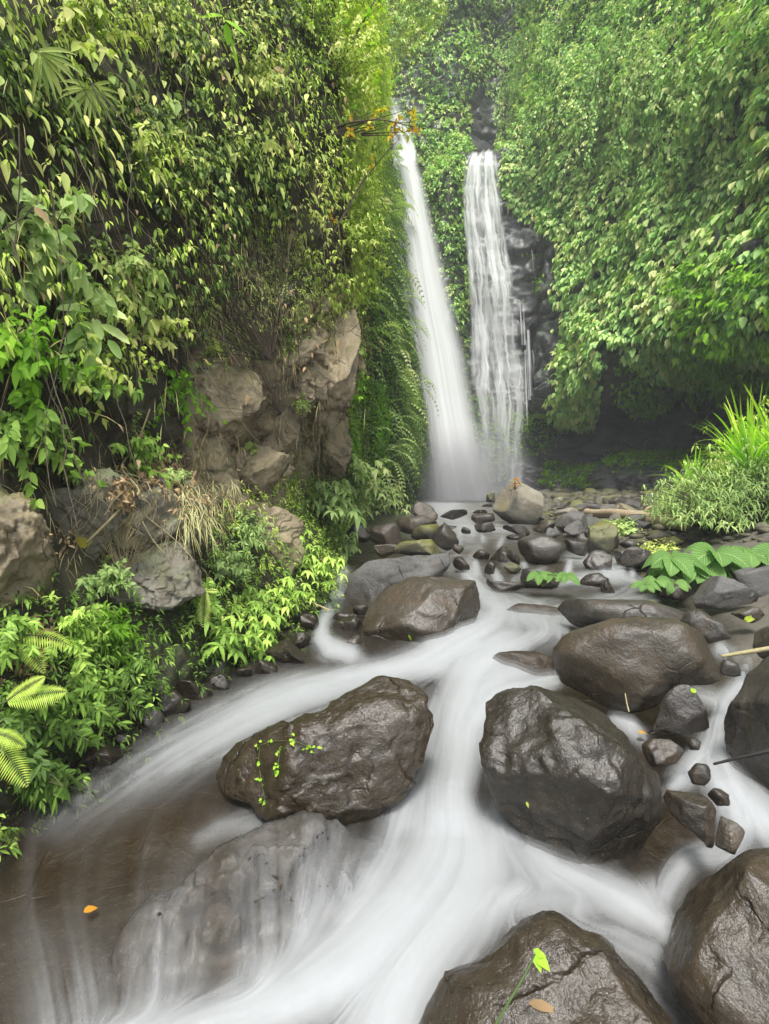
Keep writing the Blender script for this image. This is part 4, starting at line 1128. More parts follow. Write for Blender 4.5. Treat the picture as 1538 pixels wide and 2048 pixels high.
def cover(name, which, poly, per_m2, L, asp, mat, rs, thick=.15, tint=(.5, .2), out=(.5, .7), hang=.7, droop=.35, prof='ovate', clump=(1.0, .45), cl=3, soft=0, mound=0.0, up=.6, gap=0.0, kindof='stuff', maxn=90000, zr=None, seed=0, tangent=.6, spread=1.0):
    """leaves in little sprigs over a cliff surface inside the polygon (photo pixels projected on the cliff)"""
    P, NN, fcs, inn, px, py = (PL, NL, fcL, inL, PLx, PLy) if which == 'L' else (PR, NR, fcR, inR, PRx, PRy)
    den = inn.copy()
    if poly is not None:
        j = 14 * fbm(P.reshape(-1, 3) * .9, 2, 200 + seed)
        den *= inpoly(px + j, py + j, poly)
    if zr is not None: den *= (P.reshape(-1, 3)[:, 2] > zr[0]) & (P.reshape(-1, 3)[:, 2] < zr[1])
    nz = fbm(P.reshape(-1, 3) * clump[0], 3, 210 + seed)
    den = den * np.clip(1 + clump[1] * 3 * nz - gap, 0.0, 3)
    a_, _, tot = scatter(P, NN, fcs, den, 1, rs)
    n = int(min(maxn, per_m2 * tot / cl))
    if n < 1: return None
    B, Nn, _ = scatter(P, NN, fcs, den, n, rs)
    big = fbm(B * 1.1, 3, 230 + seed)
    B = B + Nn * (rs.rand(n, 1) ** 1.3 * thick + mound * np.clip(fbm(B * .8, 3, 220 + seed) + .15, 0, 1)[:, None])
    lv = Leaves()
    tw0 = rs.rand(n) * 2 * math.pi
    tn0 = tint[0] + tint[1] * rs.normal(size=n) * .6 + big * tint[1] * 1.2
    tg = unit(np.cross(Nn, UP) + 1e-6)
    up2 = np.cross(tg, Nn)
    for c in range(cl):
        th = tw0 + c * 2 * math.pi / cl + rs.normal(size=n) * .5
        rad = tg * np.cos(th)[:, None] + up2 * np.sin(th)[:, None]
        o = rs.uniform(out[0], out[1], n)[:, None]
        dr = unit(Nn * o + rad * tangent + np.array([0, 0, -1.0]) * hang + rs.normal(size=(n, 3)) * .12)
        nm = unit(Nn * (1 - up) + UP * up + rs.normal(size=(n, 3)) * .18)
        LL = L * rs.uniform(.6, 1.25, n)
        lv.add(B + rad * (L * .12 * spread), dr, nm, LL, LL * asp, droop * rs.uniform(.4, 1.5, n), np.clip(tn0 + rs.normal(size=n) * .1, 0, 1), prof)
    o = lv.build(name, LM[mat] if isinstance(mat, str) else mat)
    tag(o, kind='stuff')
    return o

def sprigs(lv, C, A, k, L, asp, elev=(.1, .9), droop=.5, tint=(.5, .15), prof='lance', rs=RS, R=0.0):
    """whorls: k leaves radiating round axis A at each centre C"""
    n = len(C)
    A = unit(A)
    ref = np.where(np.abs(A[:, 2:3]) < .9, UP, np.array([1.0, 0, 0]))
    X = unit(np.cross(A, ref)); Y = np.cross(A, X)
    t0 = rs.rand(n) * 6.28
    tn = tint[0] + tint[1] * rs.normal(size=n)
    for j in range(k):
        th = t0 + j * 2.4 + rs.normal(size=n) * .25
        rad = X * np.cos(th)[:, None] + Y * np.sin(th)[:, None]
        e = rs.uniform(elev[0], elev[1], n)[:, None]
        dr = unit(rad + A * e)
        LL = L * rs.uniform(.7, 1.2, n)
        lv.add(C + A * (R * j / k), dr, unit(A + UP * .5), LL, LL * asp, droop * rs.uniform(.5, 1.4, n), np.clip(tn + rs.normal(size=n) * .08, 0, 1), prof)

def frond(lv, p0, d, up, L, n=18, wid=.28, arch=.45, tint=.6, rs=RS, leaf=.055, path_out=None):
    """fern frond: rachis curving over, a row of narrow pinnae on both sides"""
    t = np.linspace(0.0, 1, n)
    d = unit(np.asarray(d, float)); up = unit(np.asarray(up, float))
    pts = np.asarray(p0) + d * (L * t)[:, None] * (1 - .2 * arch * t[:, None] ** 2) - UP * (arch * L * t ** 2)[:, None]
    tan = unit(np.gradient(pts, axis=0))
    side = unit(np.cross(tan, up))
    nm = np.cross(side, tan)
    prof = np.sin(np.clip(t * .93 + .09, 0, 1) * math.pi) ** .7
    for sg in (-1, 1):
        k = slice(1, None)
        ll = L * wid * prof[k] * rs.uniform(.9, 1.1, n - 1)
        lv.add(pts[k], side[k] * sg + tan[k] * .35, nm[k], ll, L / n * .8, .25, np.clip(tint + rs.normal(size=n - 1) * .05, 0, 1), 'low', .1)
    if path_out is not None: path_out.append(pts)

def onwall(px, py, trees=None, lift=0.0):
    h = hit(px, py, trees)
    return h[0] + h[1] * lift, h[1]

# ------------------------------------------------------------------ leaf cover on the left cliff
rs = np.random.RandomState(5)
U1 = [(-300, -300), (640, -300), (640, 120), (600, 330), (560, 430), (380, 480), (360, 600), (250, 640), (-300, 700)]
cover('hillside_leaves', 'L', U1, 900, .062, .5, 'mix', rs, .22, (.48, .42), (.3, .9), .9, .5, 'ovate', (1.5, .85), 3, gap=.15, mound=.55, seed=1)
cover('hillside_leaves', 'L', U1, 420, .055, .32, 'yellow', rs, .40, (.55, .3), (.4, 1.0), .9, .5, 'lance', (1.1, 1.2), 3, gap=.3, mound=.65, seed=2)
cover('hillside_leaves', 'L', [(-300, -300), (760, -300), (700, 400), (-300, 420)], 60, .095, .45, 'mix', rs, .5, (.8, .2), (.4, 1.0), 1.2, .4, 'ovate', (1.2, .9), 1, mound=.3, seed=3)
cover('dead_leaves', 'L', [(-300, -300), (720, -300), (720, 700), (400, 960), (-300, 1250)], 9, .07, .4, 'dry', rs, .3, (.6, .3), (.3, 1.0), 1.0, .5, 'ovate', (1.4, 1.0), 1, mound=.4, seed=41)
cover('dry_stalks', 'L', [(-300, 900), (420, 880), (420, 1150), (300, 1200), (-300, 1200)], 160, .12, .035, 'straw', rs, .08, (.5, .35), (.2, .8), .8, .5, 'low', (1.8, .8), 2, seed=42)
cover('dry_stalks', 'L', [(330, 440), (720, 440), (725, 700), (560, 720), (380, 700)], 420, .11, .03, 'straw', rs, .16, (.6, .3), (.3, 1.0), .7, .5, 'low', (1.8, .9), 2, seed=43)
stems = []
for k in range(90):
    x, y = rs.uniform(-60, 740), rs.uniform(-60, 720)
    h = hit(x, y, (BL,))
    if h is None: continue
    p = h[0] + h[1] * rs.uniform(.05, .45); ln = rs.uniform(.3, 1.3)
    q = p + np.array([rs.normal() * .2, rs.normal() * .25, -ln]) + h[1] * rs.uniform(-.1, .3)
    stems.append(curve(p, q, rs.uniform(-.05, .12), 12, .012, rs))
tag(tube_mesh('trailing_stems', stems, [(.005, .002)] * len(stems), M['twig'], None, None, 4), kind='stuff')
# fine sunlit twiggy foliage right above the spur
U2 = [(560, -300), (770, -300), (760, 250), (740, 330), (720, 560), (650, 600), (560, 430), (600, 100)]
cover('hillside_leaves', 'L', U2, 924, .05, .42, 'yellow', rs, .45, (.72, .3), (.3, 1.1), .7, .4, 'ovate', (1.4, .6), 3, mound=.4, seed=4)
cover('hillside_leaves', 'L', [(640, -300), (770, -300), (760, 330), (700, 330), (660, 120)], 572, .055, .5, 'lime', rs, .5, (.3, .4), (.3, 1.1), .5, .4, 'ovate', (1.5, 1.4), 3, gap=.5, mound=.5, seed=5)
# scrubby tiny leaves and dry stalks over the spur
U3 = [(380, 480), (560, 420), (660, 560), (720, 520), (722, 640), (640, 690), (560, 700), (500, 720), (420, 690), (300, 700), (250, 640), (360, 600)]
cover('scrub_leaves', 'L', U3, 1650, .034, .42, 'mix', rs, .12, (.62, .3), (.3, 1.0), .4, .3, 'low', (2.2, .6), 3, mound=.08, seed=6)
cover('dry_stalks', 'L', U3, 726, .09, .05, 'straw', rs, .10, (.5, .3), (.2, .7), 1.0, .5, 'low', (1.8, .8), 2, seed=7)
cover('dry_stalks', 'L', [(-300, -300), (740, -300), (720, 900), (560, 1000), (380, 900), (-300, 1250)], 52.8, .22, .022, 'straw', rs, .3, (.4, .3), (.2, .7), .9, .5, 'low', (1.5, .8), 2, seed=8)
cover('scrub_leaves', 'L', [(400, 690), (720, 600), (725, 900), (640, 980), (560, 980), (430, 900), (380, 800)], 198, .03, .42, 'mix', rs, .05, (.5, .3), (.3, 1.0), .4, .3, 'low', (2.6, 1.2), 3, gap=.5, seed=9)
# mid left
U4 = [(-300, 640), (260, 640), (380, 700), (330, 860), (260, 930), (-300, 960)]
cover('hillside_leaves', 'L', U4, 420, .048, .45, 'mix', rs, .15, (.5, .3), (.4, 1.0), .7, .5, 'ovate', (1.6, .9), 3, gap=.3, seed=10)
# the slope down to the water
U5 = [(-300, 1150), (120, 1180), (340, 1190), (420, 1050), (560, 990), (640, 960), (760, 960), (760, 1060), (650, 1150), (640, 1240), (520, 1340), (350, 1400), (200, 1550), (-300, 1900)]
cover('bank_leaves', 'L', U5, 900, .045, .28, 'deep', rs, .16, (.5, .28), (.5, 1.0), .25, .45, 'lance', (1.6, .55), 4, mound=.12, seed=11)
cover('bank_leaves', 'L', [(420, 1000), (640, 940), (760, 960), (700, 1120), (640, 1240), (520, 1300), (380, 1250)], 726, .045, .3, 'yellow', rs, .14, (.5, .28), (.5, 1.0), .3, .45, 'lance', (2.0, .6), 4, mound=.1, seed=12)
cover('moss_tufts', 'L', U5, 1980, .018, .5, 'deep', rs, .03, (.35, .25), (.3, 1.0), .1, .2, 'low', (1.8, .8), 3, seed=13, maxn=26000)
# far part: hanging ferns and moss above the plunge pool
U6 = [(700, 300), (800, 320), (835, 600), (850, 1000), (820, 1000), (700, 1000), (720, 700), (705, 560)]
lv = Leaves()
den = inL * inpoly(PLx, PLy, [(690, 330), (800, 300), (850, 620), (850, 930), (700, 930)]) * (PL.reshape(-1, 3)[:, 1] > 8.5) * np.clip(1 + 2 * fbm(PL.reshape(-1, 3) * .8, 2, 301), 0, 3)
B, Nn, tot = scatter(PL, NL, fcL, den, 1500, rs)
for p, n in zip(B, Nn):
    cl_ = fbm(p[None] * .9, 2, 303)[0]
    p = p + n * max(0, cl_) * .9
    d_ = unit(n * 1.0 + UP * rs.uniform(-.2, .5) + rs.normal(size=3) * .35)
    frond(lv, p, d_, UP + n * .5, rs.uniform(.6, 1.25), 12, .2, rs.uniform(.7, 1.2), np.clip(.35 + .7 * cl_ + rs.normal() * .15, 0, 1), rs)
tag(lv.build('hanging_ferns', LM['pale']), kind='stuff')
cover('cliff_moss', 'L', [(690, 600), (860, 600), (870, 1010), (690, 1010)], 572, .07, .6, 'deep', rs, .1, (.5, .3), (.3, 1), .5, .3, 'low', (.9, .8), 3, zr=(.3, 9), seed=14, maxn=16000)
cover('cliff_moss', 'L', [(690, 740), (775, 780), (775, 960), (690, 960)], 1100, .05, .7, 'bright', rs, .1, (.2, .25), (.3, 1), .5, .3, 'low', (.7, .5), 3, zr=(.6, 5), seed=15, maxn=14000)

# ------------------------------------------------------------------ leaf cover on the back and right cliff
rs = np.random.RandomState(6)
V1 = [(1000, 250), (1090, 210), (1300, 160), (1800, 120), (1800, 730), (1538, 735), (1450, 765), (1380, 770), (1300, 730), (1230, 690), (1200, 760), (1190, 835), (1120, 840), (1125, 740), (1140, 640), (1120, 600), (1120, 500), (1080, 440), (1030, 440), (1000, 380)]
cover('vine_leaves', 'R', V1, 150, .235, .7, 'vine', rs, .22, (.72, .26), (.5, .8), .95, .3, 'ovate', (.5, .22), 2, mound=.55, up=.6, seed=21, maxn=90000, tangent=.35)
cover('vine_leaves', 'R', [(1380, 540), (1800, 520), (1800, 740), (1380, 760)], 80, .17, .7, 'bright', rs, .5, (.2, .3), (.5, .9), .8, .35, 'ovate', (.6, .8), 2, mound=.9, up=.5, seed=22, maxn=9000)
# hanging lobe that reaches down in front of the cave
cover('vine_leaves', 'R', [(1122, 640), (1205, 640), (1195, 830), (1115, 835)], 110, .22, .7, 'vine', rs, .45, (.75, .25), (.5, .9), .85, .35, 'ovate', (.8, .4), 2, mound=.5, up=.5, seed=23)
# between and above the falls
V2 = [(770, 120), (850, 150), (930, 180), (935, 330), (920, 400), (930, 700), (900, 640), (870, 480), (845, 350), (790, 260)]
cover('vine_leaves', 'R', V2, 120, .19, .6, 'vine', rs, .3, (.75, .25), (.4, 1.0), .7, .35, 'ovate', (.7, .5), 3, mound=.5, seed=24, maxn=24000)
cover('rib_moss', 'R', [(820, 300), (925, 300), (935, 760), (960, 880), (930, 760), (905, 640), (870, 480)], 210, .12, .55, 'deep', rs, .15, (.55, .25), (.3, 1.0), .7, .3, 'low', (.6, .4), 3, seed=25, maxn=26000)
# upper forest fringe: pale airy foliage hanging over the top
V3 = [(640, -400), (1900, -400), (1900, 160), (1300, 200), (1090, 250), (1000, 270), (960, 200), (900, 170), (850, 150), (760, 120)]
cover('forest_fringe', 'R', V3, 85, .22, .5, 'vine', rs, .8, (.72, .3), (.4, 1.0), .6, .4, 'ovate', (.4, 1.1), 3, gap=.3, mound=1.6, seed=26, maxn=36000)
cover('forest_fringe', 'R', [(840, -200), (1060, -200), (1040, 120), (930, 190), (850, 150)], 70, .2, .5, 'pale', rs, .4, (.3, .25), (.4, 1.0), .9, .4, 'lance', (.5, .8), 3, mound=.5, seed=35, maxn=12000)
V4 = [(1040, -300), (1560, -300), (1560, 80), (1480, 210), (1380, 250), (1250, 230), (1180, 330), (1080, 330), (1000, 210)]
cover('forest_fringe', 'R', V4, 170, .16, .5, 'vine', rs, .7, (.75, .35), (.3, 1.0), .8, .4, 'low', (.55, 1.4), 3, gap=.5, mound=2.6, seed=27, maxn=40000)
cover('bright_grass', 'R', [(700, -200), (890, -200), (880, 60), (820, 120), (740, 120)], 420, .5, .07, 'lime', rs, .3, (.6, .3), (.4, 1.0), -.5, .5, 'blade', (.5, .3), 3, seed=28, maxn=16000)
# ledges
cover('ledge_moss', 'R', [(1000, 830), (1120, 820), (1110, 880), (1080, 905), (1000, 910)], 240, .11, .55, 'bright', rs, .2, (.3, .25), (.3, 1), .5, .3, 'low', (.7, .4), 3, mound=.3, seed=29, maxn=12000)
cover('ledge_moss', 'R', [(1200, 895), (1500, 900), (1500, 945), (1200, 935)], 300, .10, .55, 'bright', rs, .2, (.3, .25), (.3, 1), .4, .3, 'low', (.7, .3), 3, mound=.2, seed=30, maxn=12000)
cover('ledge_moss', 'R', [(1080, 925), (1190, 925), (1190, 978), (1080, 970)], 240, .11, .55, 'bright', rs, .2, (.3, .25), (.3, 1), .5, .3, 'low', (.8, .5), 3, mound=.3, seed=31, maxn=12000)
cover('ledge_moss', 'R', [(930, 790), (1010, 790), (1010, 960), (945, 960)], 90, .13, .5, 'bright', rs, .1, (.3, .25), (.3, 1), .6, .3, 'low', (.6, .8), 3, gap=.3, seed=32, maxn=8000)
cover('ledge_moss', 'R', [(1225, 690), (1370, 690), (1400, 770), (1290, 830), (1230, 790)], 110, .17, .55, 'bright', rs, .2, (.3, .3), (.3, 1), .6, .3, 'ovate', (.7, .9), 3, gap=.1, mound=.3, seed=33, maxn=12000)
cover('ledge_moss', 'R', [(1050, 500), (1100, 500), (1110, 610), (1060, 620)], 30, .14, .55, 'bright', rs, .2, (.3, .3), (.3, 1), .6, .3, 'low', (1.0, 1.0), 3, gap=.6, seed=34, maxn=6000)
# ------------------------------------------------------------------ rock outcrops set in the left bank
LATER = []
OG = 'rock outcrops in the left bank'
OUT = [
 ([(-160, 990), (-60, 955), (0, 952), (50, 958), (85, 985), (98, 1060), (118, 1130), (120, 1195), (80, 1225), (0, 1248), (-160, 1250)], 'ochre streaked rock slab at the left edge of the photo', 'ochre', 1.0),
 ([(70, 1000), (90, 955), (160, 935), (250, 940), (285, 1000), (250, 1070), (200, 1115), (160, 1150), (115, 1145), (92, 1080)], 'dark grey slab between the ochre slab and the tangle of roots', 'ledge', 1.1),
 ([(205, 1130), (225, 1040), (280, 975), (325, 940), (385, 955), (420, 1010), (415, 1080), (370, 1120), (280, 1140)], 'pale grey rock beneath the dead leaf litter and pale roots', 'ledge', 1.1),
 ([(180, 1200), (190, 1135), (250, 1095), (330, 1078), (390, 1090), (412, 1135), (400, 1180), (330, 1215), (255, 1225)], 'cracked grey block hanging over the dark hollow in the left bank', 'ledge', 1.2),
 ([(385, 850), (415, 735), (440, 690), (490, 690), (525, 770), (535, 830), (515, 900), (440, 915), (390, 905)], 'smooth grey brown upright slab on the front of the overhanging spur', 'crag', 1.0),
 ([(375, 1000), (385, 900), (440, 885), (500, 890), (575, 905), (590, 960), (570, 1020), (480, 1025)], 'broad brown block low on the overhanging spur', 'crag', 1.2),
 ([(500, 890), (515, 795), (560, 775), (598, 830), (602, 885), (580, 940), (525, 940)], 'pitted tan knob in the middle of the overhanging spur', 'crag', 1.2),
 ([(582, 795), (592, 740), (628, 725), (660, 752), (656, 800), (620, 815)], 'rounded tan stone lodged in the cleft of the spur', 'crag', .9),
 ([(535, 745), (550, 690), (600, 675), (655, 690), (620, 745), (575, 770)], 'dark jutting block above the cleft of the spur', 'crag', 1.2),
 ([(640, 700), (655, 640), (690, 610), (716, 660), (722, 750), (704, 830), (672, 870), (645, 820), (625, 760)], 'mossy brown pillar forming the right edge of the spur', 'crag', 1.2),
 ([(620, 900), (610, 850), (640, 810), (700, 820), (705, 880), (680, 950), (640, 960)], 'dark brown underside of the spur in deep shade', 'crag', 1.2),
 ([(455, 1010), (490, 995), (560, 1005), (612, 1040), (605, 1110), (570, 1160), (530, 1110), (480, 1060)], 'bare earth coloured rock below the spur', 'crag', 1.0),
]
for k, (ol, lab, mt, cg) in enumerate(OUT):
    ol_ = np.array(ol, float)
    c = ol_.mean(0)
    hs = [hit(*(c + (p - c) * f), (BL,)) for p in ol_[::2] for f in (0.0, .6)]
    Ys = [h[0][1] for h in hs if h is not None]
    wpx_ = (ol_[:, 0].max() - ol_[:, 0].min())
    Yc = float(np.median(Ys))
    rad = .5 * wpx_ / F * Yc
    Yc = float(np.percentile(Ys, 25)) - rad * (.4 if k < 4 else .1)
    boulder(ol, Yc, lab, mt, .75, seed=200 + k, crag=cg, name='rock_outcrop', cat='rock outcrop', group=OG, dry=True, cuts=9, smooth_out=1, fract=1.7, lvl=6); OUTR.append(ROCKS[-1])
for k, (x, y, s_, mt, lab) in enumerate(((430, 700, .22, 'yellow', 'small scrubby tuft on top of the smooth upright slab'), (560, 690, .22, 'mix', 'small scrubby tuft over the dark jutting block'), (680, 620, .25, 'yellow', 'mossy tuft on top of the brown pillar'), (500, 900, .14, 'mix', 'tiny tuft under the pitted tan knob'), (350, 960, .18, 'pale', 'weed rooted above the pale grey rock'), (120, 950, .22, 'deep', 'weed rooted on the dark grey slab'), (600, 800, .14, 'mix', 'tiny dry tuft in the cleft of the spur'))):
    LATER.append((x, y, s_, mt, lab))
# wet black footing along the left bank at the water line
rs = np.random.RandomState(12)
WL = [(210, 1520), (260, 1480), (310, 1440), (350, 1420), (400, 1392), (450, 1372), (500, 1352), (545, 1335), (585, 1315), (615, 1290), (630, 1255), (640, 1215), (655, 1180)]
for k, (x, y) in enumerate(WL):
    w = rs.choice([34, 48, 70, 105]) * rs.uniform(.85, 1.15) * (1 if y > 1300 else .75); y += rs.uniform(-8, 4)
    p = W(x, y + 8)
    boulder(blob(x - 12, y - 4, w, w * rs.uniform(.55, .8), 300 + k, rs.uniform(-.5, .2)), p[1], 'black wet rock in the row at the foot of the left bank', 'boulder_dark', .8, seed=300 + k, crag=1.1, name='bank_rock', cat='rock', group='black rocks along the foot of the left bank', wetmin=.9)

# ------------------------------------------------------------------ gravel and loose stones of the right bank
rs = np.random.RandomState(14)
V2_, F2_ = ico(2)
n = 7000
Yg = 5.5 + (rs.rand(n) ** .8) * 20; Xg = bank_edge(Yg) + rs.uniform(-.5, 7, n) * rs.rand(n)
sz = np.exp(rs.normal(-3.5, .55, n)) * (1 + .03 * Yg)
Zg = ground_z(Xg, Yg)
sc3 = np.stack([sz * rs.uniform(.8, 1.5, n), sz * rs.uniform(.8, 1.4, n), sz * rs.uniform(.45, .8, n)], 1)
an = rs.rand(n) * 6.28
ca, sa = np.cos(an), np.sin(an)
VV = V2_[None] * sc3[:, None] * (1 + rs.uniform(-.16, .16, (n, len(V2_), 1)))
VV = np.stack([VV[..., 0] * ca[:, None] - VV[..., 1] * sa[:, None], VV[..., 0] * sa[:, None] + VV[..., 1] * ca[:, None], VV[..., 2]], -1)
VV = VV + np.stack([Xg, Yg, Zg + sz * .25], 1)[:, None]
FFp = (F2_[None] + (np.arange(n) * len(V2_))[:, None, None]).reshape(-1, 3)
tag(mesh('gravel', VV.reshape(-1, 3), FFp, M['pebble'], attrs={'wet': np.repeat(np.clip(sstep(.1, 0, Zg - zw(Yg)) + .7 * (rs.rand(n) < .3), 0, 1), len(V2_))}), kind='stuff')
# single stones one can tell apart on the bank and along the far water line
STN = []
for k in range(46):
    x = rs.uniform(1100, 1400); y = rs.uniform(1000, 1050) if k < 30 else rs.uniform(1040, 1100)
    if x > 1330 and y > 1050: x -= 160
    STN.append((x, y))
for k, (x, y) in enumerate(STN):
    h = hit(x, y, (BG,))
    if h is None: continue
    p = h[0]; s_ = rs.uniform(.10, .24)
    wp = s_ * 2 / p[1] * F
    boulder(blob(x, y - wp * .2, wp * rs.uniform(1, 1.5), wp * .62, 400 + k), p[1], 'loose stone among the gravel of the right bank', ['boulder_grey', 'boulder', 'boulder_warm', 'boulder_pale', 'boulder_moss'][k % 5], .9, seed=400 + k, crag=.9, name='stone', cat='stone', group='loose stones on the gravel bank', dry=True, lvl=3)
for k in range(9):
    x = rs.uniform(880, 1090); y = rs.choice([1004, 1012, 1030, 1046, 1060, 1078]) + rs.uniform(-3, 3)
    p = W(x, y)
    wp = rs.uniform(.10, .2) * 2 / p[1] * F
    boulder(blob(x, y - wp * .1, wp * 1.3, wp * .5, 500 + k), p[1], 'little dark stone breaking the surface below the plunge pool', 'boulder_dark', .9, seed=500 + k, crag=.9, name='stone', cat='stone', group='little stones breaking the surface upstream', lvl=3)

# ------------------------------------------------------------------ driftwood, sticks
def raise_pt(px, py, dz):
    h = hit(px, py, (BG,)); p = h[0].copy(); p[2] += dz; return p
pa, pb, pc = [hit(x_, y_ + 8, (BG,))[0] + np.array([0, -.05, r_]) for x_, y_, r_ in ((1168, 1027, .12), (1268, 1041, .13), (1375, 1058, .14))]
pth = np.array([pa, pa * .72 + pb * .28 + [0, 0, -.02], pa * .4 + pb * .6 + [0, 0, .03], pb, pb * .6 + pc * .4 + [0, 0, -.02], pb * .25 + pc * .75, pc])
pth = np.stack([np.interp(np.linspace(0, 6, 40), range(7), pth[:, i]) for i in range(3)], 1); pth = blur(pth, 6, 0)
c0 = pth[0]
lg = tube_mesh('driftwood_log', [pth], [(.075, .125)], M['log'], base=c0, sides=14, wob=.22); lg.location = c0
tag(lg, 'pale driftwood log lying across the gravel bank up to the bushes', 'log')
stub = np.array([pth[22], pth[22] + [.05, -.05, .16], pth[22] + [.12, -.08, .2]])
tube_mesh('branch_stub', [stub], [(.04, .018)], M['log'], parent=lg, base=c0, sides=8)
def stick(pts, r, mat, lab, name='stick'):
    P = np.array([at(*q) for q in pts]); k = len(P)
    P = np.stack([np.interp(np.linspace(0, k - 1, 24), range(k), P[:, i]) for i in range(3)], 1)
    P = blur(P, 2, 0)
    o = tube_mesh(name, [P], [r], M[mat], base=P[0], sides=7, wob=.25); o.location = P[0]
    return tag(o, lab, 'stick')
stick([(1440, 1313, 2.95), (1490, 1305, 2.9), (1545, 1296, 2.85), (1640, 1288, 2.8)], (.009, .014), 'root', 'pale stick jutting in from the right edge over the side channel')
stick([(1424, 1529, 2.2), (1480, 1515, 2.15), (1545, 1500, 2.1), (1640, 1480, 2.05)], (.005, .010), 'blackstick', 'thin black stick jutting in from the right edge above the white side channel')
stick([(1250, 1386, 2.8), (1254, 1408, 2.75), (1258, 1424, 2.72)], (.0025, .003), 'root', 'short upright twig in front of the wide smooth boulder')
stick([(622, 1204, 5.0), (640, 1212, 4.95), (662, 1222, 4.9)], (.006, .008), 'root', 'thin pale twig on the wet rocks left of the small cascade')

# ------------------------------------------------------------------ single leaves
def single(px, py, L, wd, mat, lab, ang=0.0, trees=None, name='fallen_leaf', tint=.5, droop=.3, prof='ovate', lift=.008, cat='leaf', Y=None, k=1):
    best = None
    d = ray(px, py); d = d / np.linalg.norm(d)
    for t in list(trees or (BL, BR, BG)) + ROCKS:
        r_ = t.ray_cast(Vector(CAM), Vector(d))
        if r_[0] is not None and (best is None or r_[3] < best[2]): best = (np.array(r_[0]), np.array(r_[1]), r_[3])
    if Y is not None: best = (at(px, py, Y), np.array([0, -.5, .8]), Y)
    p, n, _ = best
    wz = zw(p[1]) + .03
    if p[2] < wz and Y is None and p[0] < bank_edge(p[1]): p = W(px, py, .03); n = UP
    if n @ d > 0: n = -n
    lv = Leaves()
    view_r = unit(np.cross(d, UP)); view_u = np.cross(view_r, d)
    for q in range(k):
        a = ang + q * 1.1
        dr = view_r * math.cos(a) + view_u * math.sin(a)
        dr = unit(dr - n * (dr @ n) + n * .12)
        lv.add((p + n * lift - dr * L * .4)[None], dr[None], (n + 1e-3)[None], L, wd, droop, tint, prof, .15)
    o = lv.build(name, LM[mat], base=p); o.location = p
    return tag(o, lab, cat)
single(165, 1082, .11, .085, 'orange', 'bright yellow fallen leaf caught among the pale roots', .4, tint=.9, droop=.1)
single(222, 1183, .15, .022, 'dry', 'long dry tan leaf lying on the cracked grey block', -.2, tint=.95, prof='blade', droop=.1)
single(215, 1115, .07, .03, 'orange', 'small yellow leaf below the bright yellow fallen leaf', .5, tint=.95, droop=.1)
single(1284, 1467, .05, .04, 'orange', 'orange fallen leaf at the edge of the white water beside the jagged rock', .3, tint=.2)
single(1386, 1381, .035, .03, 'bright', 'tiny lime green leaf stuck on the black glistening rock', .8, tint=.6)
single(1056, 1606, .022, .012, 'bright', 'tiny pale leaf stuck on the large faceted boulder', -1.2, tint=.9)
single(820, 1272, .05, .022, 'bright', 'small yellow green leaf stuck on the brown rounded boulder', -1.3, tint=.5)
single(1496, 1236, .09, .05, 'bright', 'yellow leaves lying in the brown side water at the right', .3, tint=.8, k=3)
single(180, 1822, .05, .04, 'orange', 'small orange leaf under water near the veiled boulder', .3, tint=.1)
single(1085, 2010, .09, .025, 'dry', 'brown curled leaf on the low boulder at the bottom edge', .1, tint=.4)
single(35, 478, .10, .05, 'dry', 'large curled brown leaf hanging in the foliage at far left', -.5, tint=.8, lift=.35)
single(182, 578, .11, .035, 'dry', 'pale brown leaf hanging from the dark hollow in the foliage', -1.0, tint=.9, lift=.3)
single(505, 185, .11, .045, 'dry', 'upper of two withered tan leaves hanging in front of the hillside', 1.2, tint=.9, lift=.5)
single(535, 240, .16, .09, 'dry', 'lower and larger of two withered tan leaves hanging in front of the hillside', 1.0, tint=.9, lift=.5, k=2)

